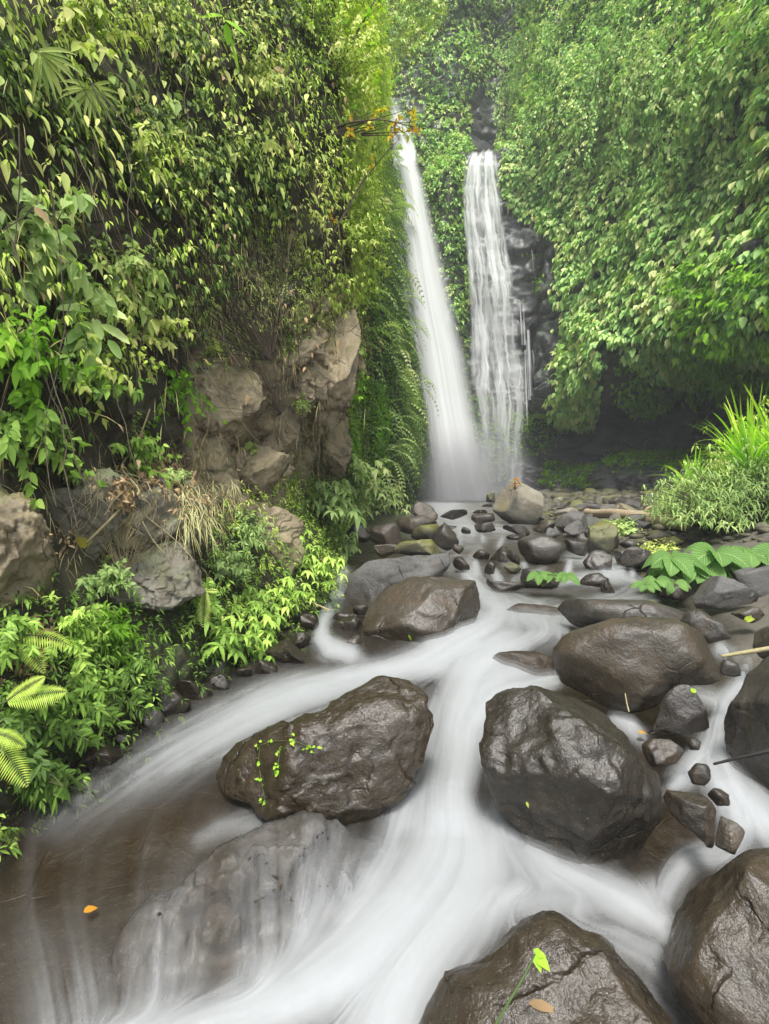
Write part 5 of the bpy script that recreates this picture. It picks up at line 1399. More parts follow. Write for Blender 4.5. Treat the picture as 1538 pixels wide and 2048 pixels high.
# ------------------------------------------------------------------ plants one by one
def plant(name, px, py, kind, lab, group, size=1.0, n=14, trees=None, mat='deep', seed=0, tint=.5, lean=None, Y=None, leafL=.07, cat='plant', k=5, asp=.35, prof='lance', hang=0.0, droop=.5):
    rs = np.random.RandomState(900 + seed)
    if Y is not None: p, nn = at(px, py, Y), UP
    else:
        best = None
        d = ray(px, py); d = d / np.linalg.norm(d)
        for t in list(trees or (BL, BR, BG)) + (ROCKS if trees is None else []):
            r_ = t.ray_cast(Vector(CAM), Vector(d))
            if r_[0] is not None and (best is None or r_[3] < best[2]): best = (np.array(r_[0]), np.array(r_[1]), r_[3])
        p, nn = best[0], best[1]
        if nn @ d > 0: nn = -nn
    root = empty(name, p, lab, cat, group)
    paths, rad = [], []
    lv = Leaves()
    for i in range(n):
        out = unit(nn * rs.uniform(.5, 1) + UP * rs.uniform(.1, 1.1) * (1 - 1.6 * hang) + rs.normal(size=3) * .42)
        ln = size * rs.uniform(.45, 1.1)
        e = p + out * ln
        c = curve(p + rs.normal(size=3) * .06 * size, e, 0, 9, .008 * size, rs)
        c[:, 2] -= (np.linspace(0, 1, 9) ** 2) * ln * (.18 + hang * .9)
        paths.append(c); rad.append((.004 * size ** .5, .0014))
        if kind == 'sprig':            # leaves all the way along the stem
            idx = np.repeat(np.arange(2, 9), k)
            B = c[idx] + rs.normal(size=(len(idx), 3)) * .004
            tn = unit(np.gradient(c, axis=0))[idx]
            r_ = unit(np.cross(tn, rs.normal(size=(len(idx), 3))))
            lv.add(B, r_ + tn * .5, unit(tn + UP * .7), leafL * rs.uniform(.6, 1.2, len(idx)), leafL * asp * rs.uniform(.8, 1.2, len(idx)), droop, np.clip(tint + rs.normal(size=len(idx)) * .13, 0, 1), prof)
        elif kind == 'whorl':          # one drooping palmate rosette at the tip of each stem
            for t_ in (8, 5):
                if t_ == 5 and rs.rand() < .5: continue
                sprigs(lv, c[t_][None], unit(nn * .5 + UP)[None], k, leafL * rs.uniform(.8, 1.2), asp, (-.35, .15), droop, (tint + rs.normal() * .1, .03), prof, rs)
    tube_mesh('stem', paths, rad, M['stem'], root, p, 4)
    lv.build('foliage', LM[mat], root, p, extra=(mat == 'veined'))
    return root
PG1 = 'broad leaved shrubs on the left hillside'
SH = [
 (50, 750, .55, 26, .075, .5, 'bright', .12, 'bright green shrub spilling over the ochre slab at the left edge'),
 (160, 790, .45, 24, .07, .5, 'deep', .6, 'fresh green shrub right of the bright shrub, over the dark slab'),
 (30, 850, .42, 22, .07, .55, 'deep', .7, 'low green shrub hanging over the ochre slab'),
 (150, 730, .5, 22, .065, .5, 'yellow', .8, 'yellow green shrub above the fresh green shrub'),
 (230, 560, .5, 16, .075, .5, 'mix', .7, 'dusty green bush below the dark hollow of the hillside'),
 (90, 500, .6, 20, .10, .55, 'pale', .6, 'bush with pale rounded leaves on the far left below the yellow sprays'),
 (130, 90, .8, 26, .085, .42, 'yellow', .95, 'blurred yellow leaved bush in the top left corner'),
 (250, 340, .6, 24, .07, .42, 'yellow', .9, 'yellow leaved bush in the middle of the hillside'),
 (330, 400, .5, 20, .06, .4, 'yellow', .9, 'small yellow bush right of the middle yellow bush'),
 (300, 670, .4, 16, .06, .5, 'yellow', .95, 'pale flowering looking sprig above the hanging shrub'),
 (350, 760, .4, 18, .045, .5, 'bright', .1, 'shrub hanging down the left side of the spur'),
 (250, 910, .4, 14, .06, .5, 'deep', .8, 'green seedlings on top of the dead leaf litter'),
 (330, 300, .5, 18, .07, .5, 'mix', .8, 'grey green bush high on the hillside'),
 (470, 330, .5, 22, .055, .45, 'mix', .8, 'drooping grey green bush left of the dark shaded foliage'),
]
for i, (x, y, s_, n_, L_, a_, mt, ti, lab) in enumerate(SH):
    plant('shrub', x, y, 'sprig', lab, PG1, s_, int(n_ * 1.3), (BL,), mt, i, ti, leafL=L_, cat='shrub', k=3, asp=a_, prof='ovate', hang=.35 if i in (2, 10) else .12, droop=.6)
for i, (x, y, s_, mt, lab) in enumerate(LATER):
    plant('tuft', x, y, 'sprig', lab, 'small tufts on the left outcrops', s_, 22, None, mt, 140 + i, .7, leafL=.032, cat='plant', k=4, asp=.3, prof='low', hang=.35, droop=.4)
PG4 = 'sunlit bushes leaning out from the edge of the left cliff'
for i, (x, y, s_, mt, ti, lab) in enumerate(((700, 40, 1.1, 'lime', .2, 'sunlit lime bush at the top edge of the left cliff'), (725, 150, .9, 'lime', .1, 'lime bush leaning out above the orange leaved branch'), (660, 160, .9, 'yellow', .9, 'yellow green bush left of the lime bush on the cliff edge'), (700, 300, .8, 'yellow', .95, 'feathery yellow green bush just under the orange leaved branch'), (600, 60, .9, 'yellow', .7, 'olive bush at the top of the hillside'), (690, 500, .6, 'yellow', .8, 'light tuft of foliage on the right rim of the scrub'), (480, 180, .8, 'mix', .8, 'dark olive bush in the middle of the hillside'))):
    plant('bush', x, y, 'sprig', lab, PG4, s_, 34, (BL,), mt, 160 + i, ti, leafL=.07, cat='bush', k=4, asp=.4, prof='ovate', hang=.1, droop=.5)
PG2 = 'leafy plants on the lower left bank'
BK = [
 (60, 1450, .34, 30, .07, 'deep', .45, 'dark glossy plant overhanging the water at the lower left'),
 (150, 1400, .34, 30, .065, 'deep', .6, 'bushy green plant right of the dark glossy plant'),
 (210, 1290, .36, 32, .06, 'bright', .0, 'light green lance leaved plant in the middle of the lower bank'),
 (120, 1270, .32, 26, .055, 'deep', .95, 'yellow green plant under the ochre slab'),
 (200, 1180, .3, 22, .055, 'pale', .5, 'pale leafy plant in front of the cracked grey block'),
 (250, 1350, .28, 24, .055, 'deep', .5, 'small green plant beside the dark hollow'),
 (40, 1560, .3, 24, .07, 'deep', .3, 'lowest dark plant at the left edge touching the water'),
 (20, 1300, .3, 20, .06, 'deep', .7, 'green plant at the left edge beside the litter of brown leaves'),
 (440, 1150, .4, 32, .05, 'pale', .35, 'pale lance leaved plant below the spur'),
 (480, 1080, .35, 24, .05, 'pale', .6, 'straw tinted plant at the foot of the spur'),
 (400, 1220, .35, 26, .055, 'deep', .75, 'green plant over the dark hollow below the spur'),
]
for i, (x, y, s_, n_, L_, mt, ti, lab) in enumerate(BK):
    plant('bank_plant', x, y, 'sprig', lab, PG2, s_, int(n_ * 1.2), (BL,), mt, 40 + i, ti, leafL=L_, cat='plant', k=4, asp=.26, prof='lance', hang=.15, droop=.4)
PG3 = 'palmate leaved plants along the left bank'
PM = [
 (420, 1290, .34, 14, .085, 'deep', .75, 'dark palmate plant leaning over the water edge'),
 (500, 1290, .34, 15, .085, 'deep', .9, 'fresh palmate plant above the black bank rocks'),
 (560, 1220, .34, 15, .075, 'deep', .95, 'yellow green palmate plant left of the small cascade'),
 (480, 1210, .34, 14, .075, 'deep', .8, 'palmate plant in the middle of the bank below the spur'),
 (610, 1150, .4, 16, .08, 'deep', 1.0, 'light palmate plant above the small cascade'),
 (670, 1100, .42, 16, .10, 'pale', .45, 'palmate plant beside the mossy rocks of the left bank'),
 (640, 1020, .55, 20, .15, 'pale', .5, 'large pale palmate plant with sunlit leaves beside the hanging root'),
 (700, 1010, .6, 20, .16, 'pale', .75, 'largest palmate plant at the foot of the fern wall'),
 (760, 985, .8, 26, .20, 'pale', .85, 'silvery palmate plant nearest the plunge pool'),
 (700, 950, .8, 22, .20, 'pale', .75, 'upper palmate plant below the green mossy recess'),
 (590, 1090, .35, 14, .07, 'deep', .9, 'small yellow green palmate plant under the spur'),
]
for i, (x, y, s_, n_, L_, mt, ti, lab) in enumerate(PM):
    plant('palmate_plant', x, y, 'whorl', lab, PG3, s_, int(n_ * 1.5), (BL, BG), mt, 60 + i, ti, leafL=L_, cat='plant', k=6, asp=.38, prof='ovate', hang=.05, droop=.75)

# the rosette with large leaves on the left
def bigleaf(name, px, py, lab, leaves, mat, lift=.25, Y=None, group=None, cat='plant'):
    h = onwall(px, py, (BL,)) if Y is None else (at(px, py, Y), UP)
    p = h[0]
    root = empty(name, p, lab, cat, group)
    hub = p + h[1] * lift
    D = np.linalg.norm(hub - CAM)
    d = unit(hub - CAM); R_ = unit(np.cross(d, UP)); U_ = np.cross(R_, d)
    lv = Leaves(); paths = [curve(p, hub, -.02, 8)]; rad = [(.006, .004)]
    for (dx, dy, L, w, ti, ang) in leaves:
        q = hub + (R_ * dx - U_ * dy) / F * D
        dr = R_ * math.cos(ang) - U_ * math.sin(ang) - d * .25
        paths.append(curve(hub, q, -.01, 6)); rad.append((.003, .002))
        lv.add(q[None], dr[None], (UP * .8 - d * .7)[None], L, w, .25, ti, 'round', .18)
    tube_mesh('stem', paths, rad, M['stem'], root, p, 5)
    lv.build('foliage', LM[mat], root, p)
    return root
bigleaf('seedling_tree', 138, 668, 'young plant with large pale blue green leaves and one orange leaf', [(-6, -14, .20, .085, .75, 3.3), (10, -20, .16, .08, .8, .1), (-4, -30, .10, .06, .95, -1.3), (8, 6, .19, .085, .85, .35), (-14, 12, .16, .08, .7, 2.5), (2, 24, .15, .09, .8, 1.8), (20, 30, .12, .07, .75, .9), (-30, 30, .13, .06, .6, 2.2), (-2, -4, .12, .07, .85, 1.2)], 'vine')
single(142, 638, .09, .035, 'orange', 'orange leaf at the top of the young plant with large pale leaves', .9, tint=.3, lift=.3)
bigleaf('seedling_tree', 398, 88, 'bright green seedling with long narrow leaves high on the hillside', [(0, 0, .20, .055, .5, -2.0), (0, 2, .18, .07, .5, 3.1), (2, 6, .20, .06, .45, .25), (4, 10, .13, .07, .4, 1.4), (10, 24, .22, .035, .5, 1.25)], 'bright', .5)
# fan palm like sprays
def spray(px, py, lab, mat, L, n, a0, a1, lift, tint):
    h = onwall(px, py, (BL,)); p = h[0]
    root = empty('palm_spray', p, lab, 'palm', 'small fan palms on the left hillside')
    hub = p + h[1] * lift
    d = unit(hub - CAM); R_ = unit(np.cross(d, UP)); U_ = np.cross(R_, d)
    lv = Leaves(); rs = np.random.RandomState(int(px))
    for i in range(n):
        a = a0 + (a1 - a0) * i / (n - 1) + rs.normal() * .05
        dr = R_ * math.cos(a) - U_ * math.sin(a) - d * rs.uniform(-.1, .4)
        lv.add(hub[None], dr[None], (UP * .5 - d)[None], L * rs.uniform(.7, 1.1), L * .11, .35, tint + rs.normal() * .05, 'blade', .4)
    tube_mesh('stem', [curve(p, hub, 0, 6)], [(.008, .005)], M['stem'], root, p, 5)
    lv.build('foliage', LM[mat], root, p)
spray(75, 195, 'pale fan palm leaf hanging at the upper left edge', 'mix', .22, 16, -.6, 3.6, .35, .8)
spray(20, 205, 'second pale fan palm leaf, cut off by the left edge', 'mix', .24, 12, -.5, 1.8, .35, .75)
spray(500, 265, 'pale grey fan palm leaf hanging under the withered tan leaves', 'mix', .17, 13, .3, 2.3, .35, .95)

# ferns
FG = 'ferns standing out from the left bank'
def fern(px, py, lab, L, dirs, mat='yellow', trees=(BL,), lift=.05, tint=.5, n=22, wid=.3, group=FG, Y=None, arch=.35):
    if Y is None: h = onwall(px, py, trees); p, nn = h
    else: p, nn = at(px, py, Y), UP
    root = empty('fern', p, lab, 'fern', group)
    d = unit(p - CAM); R_ = unit(np.cross(d, UP)); U_ = np.cross(R_, d)
    rs = np.random.RandomState(int(px + py))
    for (a, out, Ls) in dirs:
        lv = Leaves(); pts = []
        dr = R_ * math.cos(a) + U_ * math.sin(a) - d * out
        frond(lv, p + nn * lift, dr, -d * .7 + UP * .8, L * Ls, n, wid, arch, tint, rs, path_out=pts)
        fr = lv.build('frond', LM[mat], root, p)
        tube_mesh('stalk', [np.concatenate([p[None], pts[0]])], [(.004, .0015)], M['stem'], fr, p, 4)
fern(-75, 1440, 'large lime green fern frond reaching in from the left edge', .25, [(.12, .3, 1), (.6, .4, .8)], tint=.75, lift=.2, arch=.15, n=32)
fern(-60, 1490, 'lime green fern hanging down at the left edge below the large frond', .25, [(-.9, .3, 1.0), (-.3, .5, .7)], tint=.7, lift=.2, n=30)
fern(375, 1190, 'single bright fern frond hanging below the cracked grey block', .2, [(-1.7, .3, 1.0), (.3, .2, .5)], tint=.8, lift=.2)
fern(-10, 1300, 'small bright fern at the left edge above the brown leaf litter', .24, [(.0, .3, 1.0), (-.9, .5, .8)], tint=.5, lift=.15)
fern(700, 400, 'broad fern with long sunlit fronds at the top of the fern wall', .5, [(.45, .1, 1), (.1, .2, 1.1), (-.2, .3, 1.1), (.8, .2, .9), (-.5, .4, 1)], 'yellow', tint=.9, lift=.3, n=24)
fern(728, 400, 'tree fern whose fronds reach out in front of the left waterfall', .62, [(.35, .0, 1), (.15, .1, 1.1), (-.15, .15, 1.1), (.7, .1, .9), (-.45, .2, 1.1)], 'yellow', tint=.95, lift=.2, n=26)
fern(700, 345, 'fern below the orange leaved branch', .45, [(.4, .1, 1), (0, .2, 1.1), (-.4, .3, 1.1), (.9, .2, .9)], 'yellow', tint=.85, lift=.3)

# branches with orange leaves crossing the left fall
def branch(pts, r, lab, leafpts, mat, L, w, seed, tint=.5):
    P = np.array([at(*q) for q in pts]); k = len(P)
    P = np.stack([np.interp(np.linspace(0, k - 1, 40), range(k), P[:, i]) for i in range(3)], 1); P = blur(P, 4, 0)
    root = empty('branch', P[0], lab, 'branch', 'twiggy branches reaching out before the left waterfall')
    rs = np.random.RandomState(seed)
    paths = [P]; rad = [r]
    lv = Leaves()
    for (x, y, Yd, nl) in leafpts:
        e = at(x, y, Yd); j = np.argmin(np.linalg.norm(P - e, axis=1)); j = max(0, j - 4)
        c = curve(P[j], e, 0, 8, .012, rs); paths.append(c); rad.append((r[1] * .9, r[1] * .4))
        for q in range(nl):
            b_ = c[min(7, 4 + q % 4)]
            lv.add(b_[None], (rs.normal(size=3) + [0, 0, .2])[None], (UP + rs.normal(size=3) * .5)[None], L * rs.uniform(.7, 1.2), w, .3, np.clip(tint + rs.normal() * .25, 0, 1), 'ovate')
    tube_mesh('twig', paths, rad, M['twig'], root, P[0], 5)
    lv.build('foliage', LM[mat], root, P[0])
branch([(590, 300, 6.9), (650, 262, 6.6), (700, 245, 6.4), (760, 238, 6.2), (835, 255, 6.0)], (.02, .005), 'dark branch carrying orange and yellow leaves in front of the upper chute', [(705, 222, 6.4, 5), (765, 215, 6.2, 8), (745, 260, 6.2, 7), (800, 240, 6.1, 9), (830, 215, 6.0, 6), (845, 262, 6.0, 9), (780, 270, 6.1, 7), (815, 270, 6.1, 5), (700, 265, 6.3, 6)], 'orange', .085, .04, 3)
branch([(590, 310, 7), (660, 290, 6.8), (720, 278, 6.6)], (.012, .004), 'thin branch just below the orange leaved branch', [(720, 278, 6.6, 6), (690, 292, 6.7, 5), (655, 300, 6.8, 4)], 'yellow', .07, .035, 4, .8)
branch([(665, 470, 6.3), (720, 370, 6.3), (760, 320, 6.2), (800, 275, 6.1)], (.010, .003), 'long thin twig slanting up across the ferns with a few orange leaves', [(670, 440, 6.3, 6), (745, 320, 6.2, 3), (660, 430, 6.3, 3)], 'orange', .07, .035, 5, .3)
branch([(640, 380, 6.6), (670, 330, 6.5), (690, 290, 6.5), (720, 200, 6.5)], (.009, .003), 'thin upright twig left of the ferns', [(700, 250, 6.5, 5), (718, 205, 6.5, 6), (690, 300, 6.5, 4)], 'bright', .07, .035, 6, .5)
branch([(560, 330, 7.0), (640, 200, 6.8), (700, 90, 6.7), (745, 10, 6.6), (780, -60, 6.6)], (.018, .004), 'tall branch with sunlit lime leaves at the top edge before the gorge', [(700, 90, 6.7, 10), (740, 30, 6.6, 12), (755, 90, 6.6, 10), (720, 140, 6.7, 10), (690, 30, 6.7, 10), (650, 120, 6.8, 8), (760, 0, 6.6, 10), (745, 180, 6.6, 8)], 'bright', .09, .045, 7, .6)

# orange plant on the pale boulder
c = at(1030, 968, 12.0)
root = empty('orange_plant', c, 'small orange brown plant growing on top of the big pale angular boulder', 'plant')
lv = Leaves(); sprigs(lv, np.repeat(c[None], 6, 0) + RS.normal(size=(6, 3)) * .05, np.repeat(UP[None], 6, 0), 6, .12, .5, (.2, 1.2), .4, (.35, .2), 'ovate')
lv.build('foliage', LM['orange'], root, c)
tube_mesh('stem', [curve(c - [0, 0, .12], c + [0, 0, .06])], [(.02, .01)], M['twig'], root, c, 5)

# sprout on the bottom boulder
P = np.array([at(985, 2060, 1.25), at(1020, 2000, 1.27), at(1050, 1950, 1.30), at(1072, 1905, 1.34)])
P = blur(np.stack([np.interp(np.linspace(0, 3, 24), range(4), P[:, i]) for i in range(3)], 1), 3, 0)
root = empty('sprout', P[0], 'lime green sprout on a long bent stem over the bottom boulder', 'sprout')
tube_mesh('stem', [P], [(.0035, .002)], LM['pale'], root, P[0], 6)
lv = Leaves()
e = P[-1]; dd = unit(e - CAM); R_ = unit(np.cross(dd, UP)); U_ = np.cross(R_, dd)
for a, L_ in ((1.1, .022), (-.5, .045), (-1.1, .035), (.2, .03)):
    lv.add(e[None], (R_ * math.cos(a) + U_ * math.sin(a) - dd * .3)[None], (UP - dd)[None], L_, L_ * .62, .3, .5, 'ovate')
lv.build('foliage', LM['bright'], root, P[0])

# creeping seedling vine on the broad dark boulder
root = None
tr = ROCKS[5]
def onrock(px, py, t, lift=.006):
    d = ray(px, py); d = d / np.linalg.norm(d)
    r_ = t.ray_cast(Vector(CAM), Vector(d))
    return None if r_[0] is None else np.array(r_[0]) - d * lift
for seq, lab in (([(530, 1600), (522, 1560), (517, 1520), (520, 1490), (545, 1482), (585, 1480), (615, 1492), (628, 1504)], 'creeping seedling vine with lime leaves trailing over the broad dark boulder'),
                 ([(560, 1500), (556, 1530), (552, 1545)], 'short creeping sprig beside the seedling vine'),
                 ([(500, 1455), (512, 1448), (540, 1440)], 'faint sprig at the upper left rim of the broad dark boulder')):
    Q_ = [onrock(x, y, tr) for x, y in seq]; Q_ = [q for q in Q_ if q is not None]
    if len(Q_) < 2: continue
    Q_ = np.array(Q_)
    root = empty('creeper', Q_[0], lab, 'vine', 'creeping seedlings on the broad dark boulder')
    tube_mesh('stem', [Q_], [(.0016, .001)], M['stem'], root, Q_[0], 5)
    lv = Leaves()
    B = np.repeat(Q_, 5, 0) + RS.normal(size=(len(Q_) * 5, 3)) * .010
    lv.add(B, RS.normal(size=B.shape) + [0, -.3, .2], np.repeat(unit(CAM - Q_[0])[None], len(B), 0) + UP, .022 * RS.uniform(.5, 1.3, len(B)), .013, .2, RS.uniform(.2, .7, len(B)), 'ovate')
    lv.build('foliage', LM['bright'], root, Q_[0])

# ------------------------------------------------------------------ pale roots, hanging vines, leaf litter
root = None
def walltrack(pts, lift=.02):
    out = []
    for x, y in pts:
        h = hit(x, y, (BL,))
        d = ray(x, y); d = d / np.linalg.norm(d)
        p = h[0]; best = h[2]
        for t in OUTR:
            r_ = t.ray_cast(Vector(CAM), Vector(d))
            if r_[0] is not None and r_[3] < best: best = r_[3]; p = np.array(r_[0])
        out.append(p - d * lift)
    P = np.array(out); k = len(P)
    P[:, 1] = blur(P[:, 1], 3, 0)
    return blur(np.stack([np.interp(np.linspace(0, k - 1, k * 5), range(k), P[:, i]) for i in range(3)], 1), 3, 0)
main = walltrack([(305, 815), (290, 855), (275, 900), (268, 935), (250, 985), (235, 1010), (215, 1040), (190, 1070), (172, 1088)], .05)
root = empty('root_tangle', main[0], 'tangle of pale hanging roots over the grey rocks of the left bank', 'roots')
tube_mesh('main_root', [main], [(.006, .009)], M['root'], root, main[0], 6)
SUBR = [[(268, 935), (300, 960), (340, 985), (370, 1005)], [(250, 985), (255, 1030), (240, 1070), (232, 1110), (228, 1160)], [(262, 950), (240, 1000), (235, 1060), (240, 1100)], [(255, 1010), (300, 1030), (330, 1060), (360, 1085), (390, 1120)],
        [(250, 985), (225, 1000), (205, 1035)], [(268, 935), (285, 990), (280, 1040)], [(340, 985), (380, 1030), (400, 1060)], [(215, 1040), (222, 1090)], [(370, 1005), (420, 1020), (450, 1040), (470, 1080)], [(250, 985), (270, 1045), (262, 1090), (250, 1130)], [(300, 960), (310, 1010), (300, 1050)], [(280, 1040), (310, 1080), (330, 1110)]]
for s_ in SUBR:
    tr_ = walltrack(s_, .05)
    tube_mesh('side_root', [tr_], [(.005, .0025)], M['root'], root, main[0], 5)
paths = []; rs = np.random.RandomState(31)
for k in range(190):
    x, y = rs.uniform(150, 500), rs.uniform(930, 1100)
    dx = rs.normal() * 26; dy = rs.uniform(15, 70)
    try: paths.append(walltrack([(x, y), (x + dx * .4, y + dy * .5), (x + dx, y + dy)], .03))
    except Exception: pass
tube_mesh('rootlets', paths, [(.002, .001)] * len(paths), M['root'], root, main[0], 4)
# straw tuft by the roots
lv = Leaves()
for k in range(240):
    x, y = rs.uniform(360, 470), rs.uniform(960, 1060)
    h = hit(x, y, [BL] + OUTR)
    lv.add((h[0] + h[1] * .03)[None], (h[1] * .8 + np.array([0, 0, -1.0]) + rs.normal(size=3) * .4)[None], (h[1] + UP)[None], rs.uniform(.10, .22), .005, .5, rs.rand() * .5 + .5, 'low')
o = lv.build('straw_tuft', LM['straw']); tag(o, kind='stuff')
# litter
lv = Leaves()
for (cx, cy, sx, sy, n_) in ((310, 950, 60, 32, 520), (250, 975, 40, 40, 200), (400, 1000, 60, 40, 200), (60, 1260, 50, 25, 150), (45, 1330, 40, 35, 200), (120, 1080, 20, 30, 30)):
    for k in range(n_):
        x, y = rs.normal(cx, sx * .6), rs.normal(cy, sy * .6)
        h = hit(x, y, [BL] + OUTR)
        lv.add((h[0] + h[1] * rs.uniform(.01, .07))[None], (rs.normal(size=3) + [0, 0, -.3])[None], (h[1] + rs.normal(size=3) * .5)[None], rs.uniform(.02, .055), rs.uniform(.008, .02), .3, rs.rand() * .6 + .4, 'lance')
tag(lv.build('leaf_litter', LM['dry']), kind='stuff')
# single thin hanging root in front of the spur
Pq = np.array([at(642, 770, 6.2), at(640, 860, 6.15), at(637, 960, 6.1), at(636, 1000, 6.1)])
o = tube_mesh('hanging_root', [Pq], [(.003, .002)], M['twig'], None, Pq[0], 5); o.location = Pq[0]
tag(o, 'single thin pale root hanging straight down from the overhanging spur', 'root')
for (pts, lab) in (([(200, 1370), (212, 1420), (208, 1490), (205, 1520)], 'pale curved root hanging from the lower bank to the water'), ([(255, 1320), (285, 1335), (288, 1360), (262, 1375)], 'small looped pale root beside the dark hollow'), ([(225, 1370), (215, 1420), (200, 1450)], 'short pale root crossing the hanging root of the lower bank')):
    tr_ = walltrack(pts, .12)
    o = tube_mesh('hanging_root', [tr_], [(.004, .003)], M['root'], None, tr_[0], 5); o.location = tr_[0]; tag(o, lab, 'root')

# vines that hang from the upper fringe of the right cliff
rs = np.random.RandomState(41)
for k in range(58):
    x = rs.uniform(960, 1500); y = rs.uniform(60, 260); y -= abs(x - 1250) * .1
    h = hit(x, y, (BR,))
    if h is None: continue
    p = h[0] + h[1] * rs.uniform(.8, 2.2)
    ln = rs.uniform(1.2, 3.2)
    c = p + np.stack([np.sin(np.linspace(0, 5, 16)) * .06, np.cos(np.linspace(0, 4, 16)) * .06, -np.linspace(0, ln, 16)], 1)
    root = empty('hanging_vine', p, 'leafy vine strand hanging from the upper fringe of the right cliff', 'vine', 'leafy vine strands hanging on the right cliff')
    tube_mesh('stem', [c], [(.012, .006)], M['stem'], root, p, 4)
    lv = Leaves()
    m_ = int(ln * 40); q = rs.randint(0, 16, m_)
    B = c[q] + rs.normal(size=(m_, 3)) * [.09, .09, .08]
    lv.add(B, rs.normal(size=(m_, 3)) * .6 + [0, 0, -1], unit(h[1] + UP * .5 + rs.normal(size=(m_, 3)) * .3), .15 * rs.uniform(.6, 1.2, m_), .085, .3, np.clip(rs.normal(.65, .15, m_), 0, 1), 'ovate')
    lv.build('foliage', LM['vine' if k % 3 else 'pale'], root, p)

# ------------------------------------------------------------------ right bank plants
rs = np.random.RandomState(51)
RG = 'plants on the right bank'
def mound(px, py, Y, w, h_, dpt, lab, mat, L, asp, n, tint, prof='lance', seed=1, name='bush', droop=.8):
    """a rounded bush: leaves gathered in drooping tufts on branching stems"""
    rs = np.random.RandomState(seed)
    p = at(px, py, Y); p[2] = float(ground_z(p[0], p[1]))
    root = empty(name, p, lab, 'bush', RG)
    lv = Leaves(); paths = []; rad = []
    for k in range(n):
        u = unit(rs.normal(size=3)); u[2] = abs(u[2])
        rr = rs.uniform(.3, 1.0) ** .5 * (1 + .6 * fbm((u * 1.9 + seed)[None], 3, 7)[0]) * (1.25 if rs.rand() < .06 else 1)
        e = p + u * np.array([w, dpt, h_]) * rr
        if k % 4 == 0:
            paths.append(curve(p + u * [w * .25, dpt * .25, 0], e, -.05, 7, .01, rs)); rad.append((.008, .003))
        sprigs(lv, e[None], unit(u + UP)[None], 5, L * rs.uniform(.8, 1.3), asp, (-.3, .4), droop, (tint + .35 * fbm((e * 2)[None], 2, 8)[0], .08), prof, rs, R=.06)
    tube_mesh('stem', paths, rad, M['twig'], root, p, 4)
    lv.build('foliage', LM[mat], root, p)
    return root
mound(1500, 1075, 7.4, 1.15, .92, .8, 'dense pale shrub of narrow drooping leaves on the right bank', 'pale', .085, .2, 1900, .5, seed=1)
mound(1420, 1060, 8.6, .75, .62, .7, 'smaller pale shrub at the left end of the dense shrub', 'pale', .08, .2, 900, .55, seed=2)
mound(1545, 1020, 8.8, 1.0, 1.35, .8, 'yellow green shrub rising behind the dense pale shrub at the right edge', 'yellow', .10, .22, 1100, .8, seed=3)
mound(1400, 1015, 12.0, .9, .5, .8, 'low grassy weeds between the boulders and the pale shrub', 'bright', .09, .15, 500, .1, seed=4)
mound(1345, 1030, 11.0, .35, .25, .4, 'small weed tuft above the end of the driftwood log', 'yellow', .07, .15, 160, .8, seed=5)
mound(1250, 1068, 9.0, .42, .16, .3, 'patch of pale weeds between the square block and the driftwood log', 'pale', .07, .4, 240, .7, 'ovate', seed=6, droop=.3)
mound(1330, 1110, 7.0, .35, .2, .3, 'small leaved weeds around the mossy stone by the water', 'yellow', .05, .4, 240, .8, 'ovate', seed=7, droop=.3)
mound(1280, 1225, 4.5, .22, .11, .14, 'low lime weeds on the mossy stone behind the wide smooth boulder', 'yellow', .035, .5, 130, .9, 'ovate', seed=8, droop=.2)
mound(830, 1162, 5.3, .28, .05, .06, 'strip of lime weeds in the seam between the two left boulders', 'yellow', .035, .4, 120, .95, 'ovate', seed=9, droop=.2)
# tall grasses
def grass(px, py, Y, hgt, n, lab, spread, seed, tint=.5, w=.03, mat='bright'):
    rs = np.random.RandomState(seed)
    p = at(px, py, Y); root = empty('tall_grass', p, lab, 'grass clump', 'tall grass clumps on the right bank')
    lv = Leaves()
    PR_ = PROF['blade']
    for k in range(n):
        a = rs.rand() * 6.28; o_ = rs.uniform(.05, 1) * spread
        dr = np.array([math.cos(a) * o_, math.sin(a) * o_, 1.0])
        b_ = p + np.array([math.cos(a), math.sin(a), 0]) * rs.uniform(0, .09)
        ln = hgt * rs.uniform(.65, 1.15)
        # an arching blade in pieces
        m_ = 12; t = np.linspace(0, 1, m_)
        c = b_ + unit(dr) * (ln * t)[:, None]; c[:, 2] -= ln * .62 * o_ * t ** 2.4; c[:, :2] += (np.array([math.cos(a), math.sin(a)]) * (ln * .25 * o_)) * (t ** 2)[:, None]
        tn = unit(np.gradient(c, axis=0)); sd_ = unit(np.cross(tn, np.cross(tn, UP) + rs.normal(size=3) * .15)); sd_ = unit(np.cross(tn, UP + rs.normal(size=3) * .05))
        wd = w * np.sin(np.clip(t * .85 + .15, 0, 1) * math.pi) ** .6 * rs.uniform(.7, 1.1)
        V = np.stack([c - sd_ * wd[:, None], c + UP * (-.2 * wd)[:, None], c + sd_ * wd[:, None]], 1).reshape(-1, 3)
        i = np.arange(m_ * 3).reshape(m_, 3)
        q = np.concatenate([np.stack([i[:-1, s], i[:-1, s + 1], i[1:, s + 1], i[1:, s]], -1) for s in (0, 1)])
        lv.V.append(V); lv.F.append(q + lv.n); lv.n += len(V); ti = np.clip(tint + rs.normal() * .15, 0, 1)
        lv.T.append(np.full(len(V), ti)); lv.A.append(np.zeros(len(V))); lv.L.append(np.zeros(len(V)))
    lv.build('blades', LM[mat], root, p)
grass(1500, 955, 7.6, 1.2, 70, 'tallest clump of lime green grass at the right edge before the cave', .85, 61, .45, .021)
grass(1570, 950, 7.4, 1.3, 60, 'grass clump cut off by the right edge beside the tallest clump', .8, 62, .5, .026)
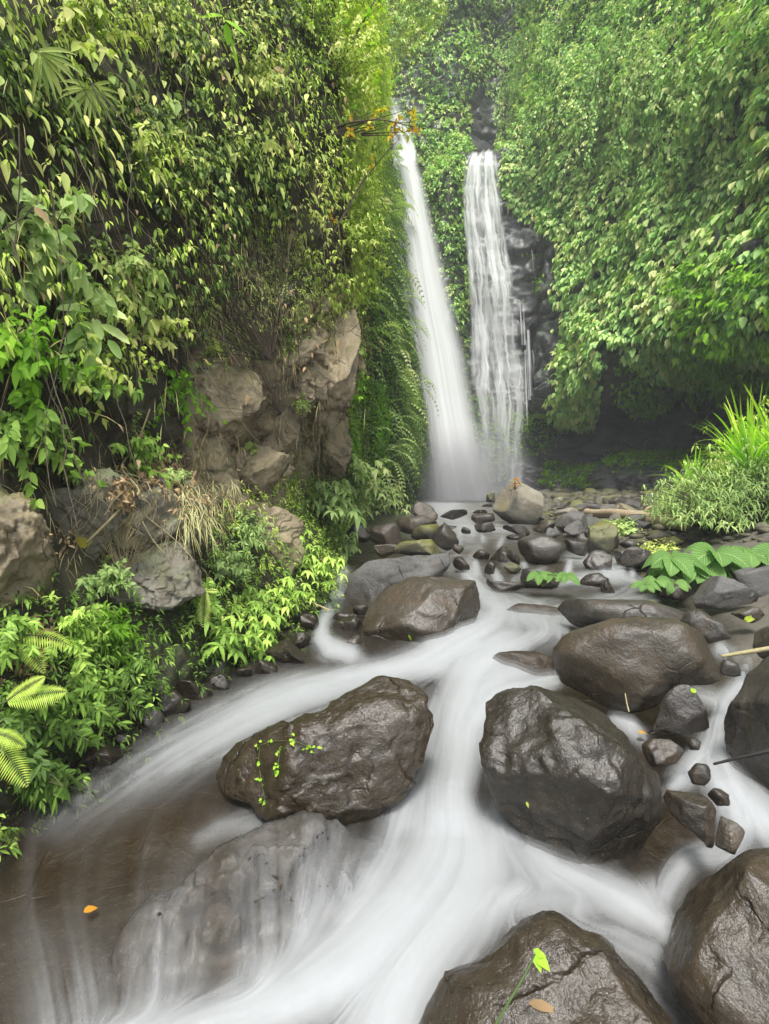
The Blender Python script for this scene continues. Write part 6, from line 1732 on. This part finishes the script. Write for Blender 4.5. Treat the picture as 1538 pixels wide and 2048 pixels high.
grass(1385, 985, 9.0, .72, 55, 'smaller clump of lime grass left of the tallest clump', .8, 63, .45, .02)
grass(1365, 990, 9.2, .6, 26, 'pale feathery grass clump at the left of the smaller lime clump', 1.1, 64, .8, .012, 'pale')

# big veined leaves
def veined(px, py, Y, whorls, lab, group, L, name='broad_leaf_plant'):
    p = at(px, py, Y); root = empty(name, p, lab, 'plant', group)
    rs = np.random.RandomState(int(px)); lv = Leaves(); paths = []; rad = []
    PROF['big'] = ([0, .07, .18, .32, .48, .64, .8, .92, 1], [.05, .2, .36, .47, .5, .47, .36, .2, .02])
    for (x, y, s_, n_) in whorls:
        c = at(x, y, Y + rs.uniform(-.15, .15))
        paths.append(curve(p, c, -.04, 8)); rad.append((.012, .008))
        for k in range(n_):
            a = 2 * math.pi * k / n_ + rs.normal() * .12
            dr = np.array([math.cos(a), math.sin(a) * .9 - .25, .12 + .12 * rs.normal()])
            lv.add(c[None], dr[None], (UP + np.array([0, -1.0, 0]) + rs.normal(size=3) * .15)[None], L * s_ * rs.uniform(.8, 1.1), L * s_ * .5, .6, np.clip(.5 + rs.normal() * .15, 0, 1), 'big', .22)
    tube_mesh('stem', paths, rad, M['stem'], root, p, 6)
    lv.build('foliage', LM['veined'], root, p, extra=True)
veined(1400, 1150, 5.7, [(1345, 1115, 1.0, 6), (1330, 1140, .85, 6), (1372, 1128, .9, 6)], 'left plant of the big veined leaves above the pale grey boulder', 'plants with big veined leaves', .36)
veined(1460, 1140, 5.7, [(1430, 1105, 1.15, 6), (1405, 1135, .9, 6), (1465, 1120, 1.0, 6)], 'middle and widest plant of the big veined leaves', 'plants with big veined leaves', .38)
veined(1530, 1130, 5.8, [(1500, 1105, .95, 6), (1535, 1118, 1.0, 6), (1560, 1100, 1.0, 6)], 'right plant of the big veined leaves at the right edge', 'plants with big veined leaves', .36)
veined(1300, 1175, 5.3, [(1312, 1160, .7, 5), (1350, 1165, .75, 5), (1290, 1170, .6, 5)], 'low veined leaves dipping to the water', 'plants with big veined leaves', .27)
veined(1085, 1172, 5.75, [(1078, 1148, .8, 6), (1132, 1152, .8, 6), (1105, 1150, .6, 5)], 'broad leaves growing on the stone in mid stream', 'plants with big veined leaves', .21)

# ------------------------------------------------------------------ haze in the gorge
hm, nt, b = newmat('haze')
nt.nodes.remove(b)
v = N(nt, 'VolumePrincipled')
v.inputs['Color'].default_value = (.93, .97, 1.0, 1)
v.inputs['Density'].default_value = .0026
nt.links.new(v.outputs[0], nt.nodes['Material Output'].inputs['Volume'])
bx = [(x, y, z) for x in (-180, 180) for y in (-180, 230) for z in (-2.3, 50)]
fcx = np.array([[0, 1, 3, 2], [4, 6, 7, 5], [0, 4, 5, 1], [2, 3, 7, 6], [0, 2, 6, 4], [1, 5, 7, 3]])
tag(mesh('haze', bx, fcx, hm, smooth=False), kind='stuff')
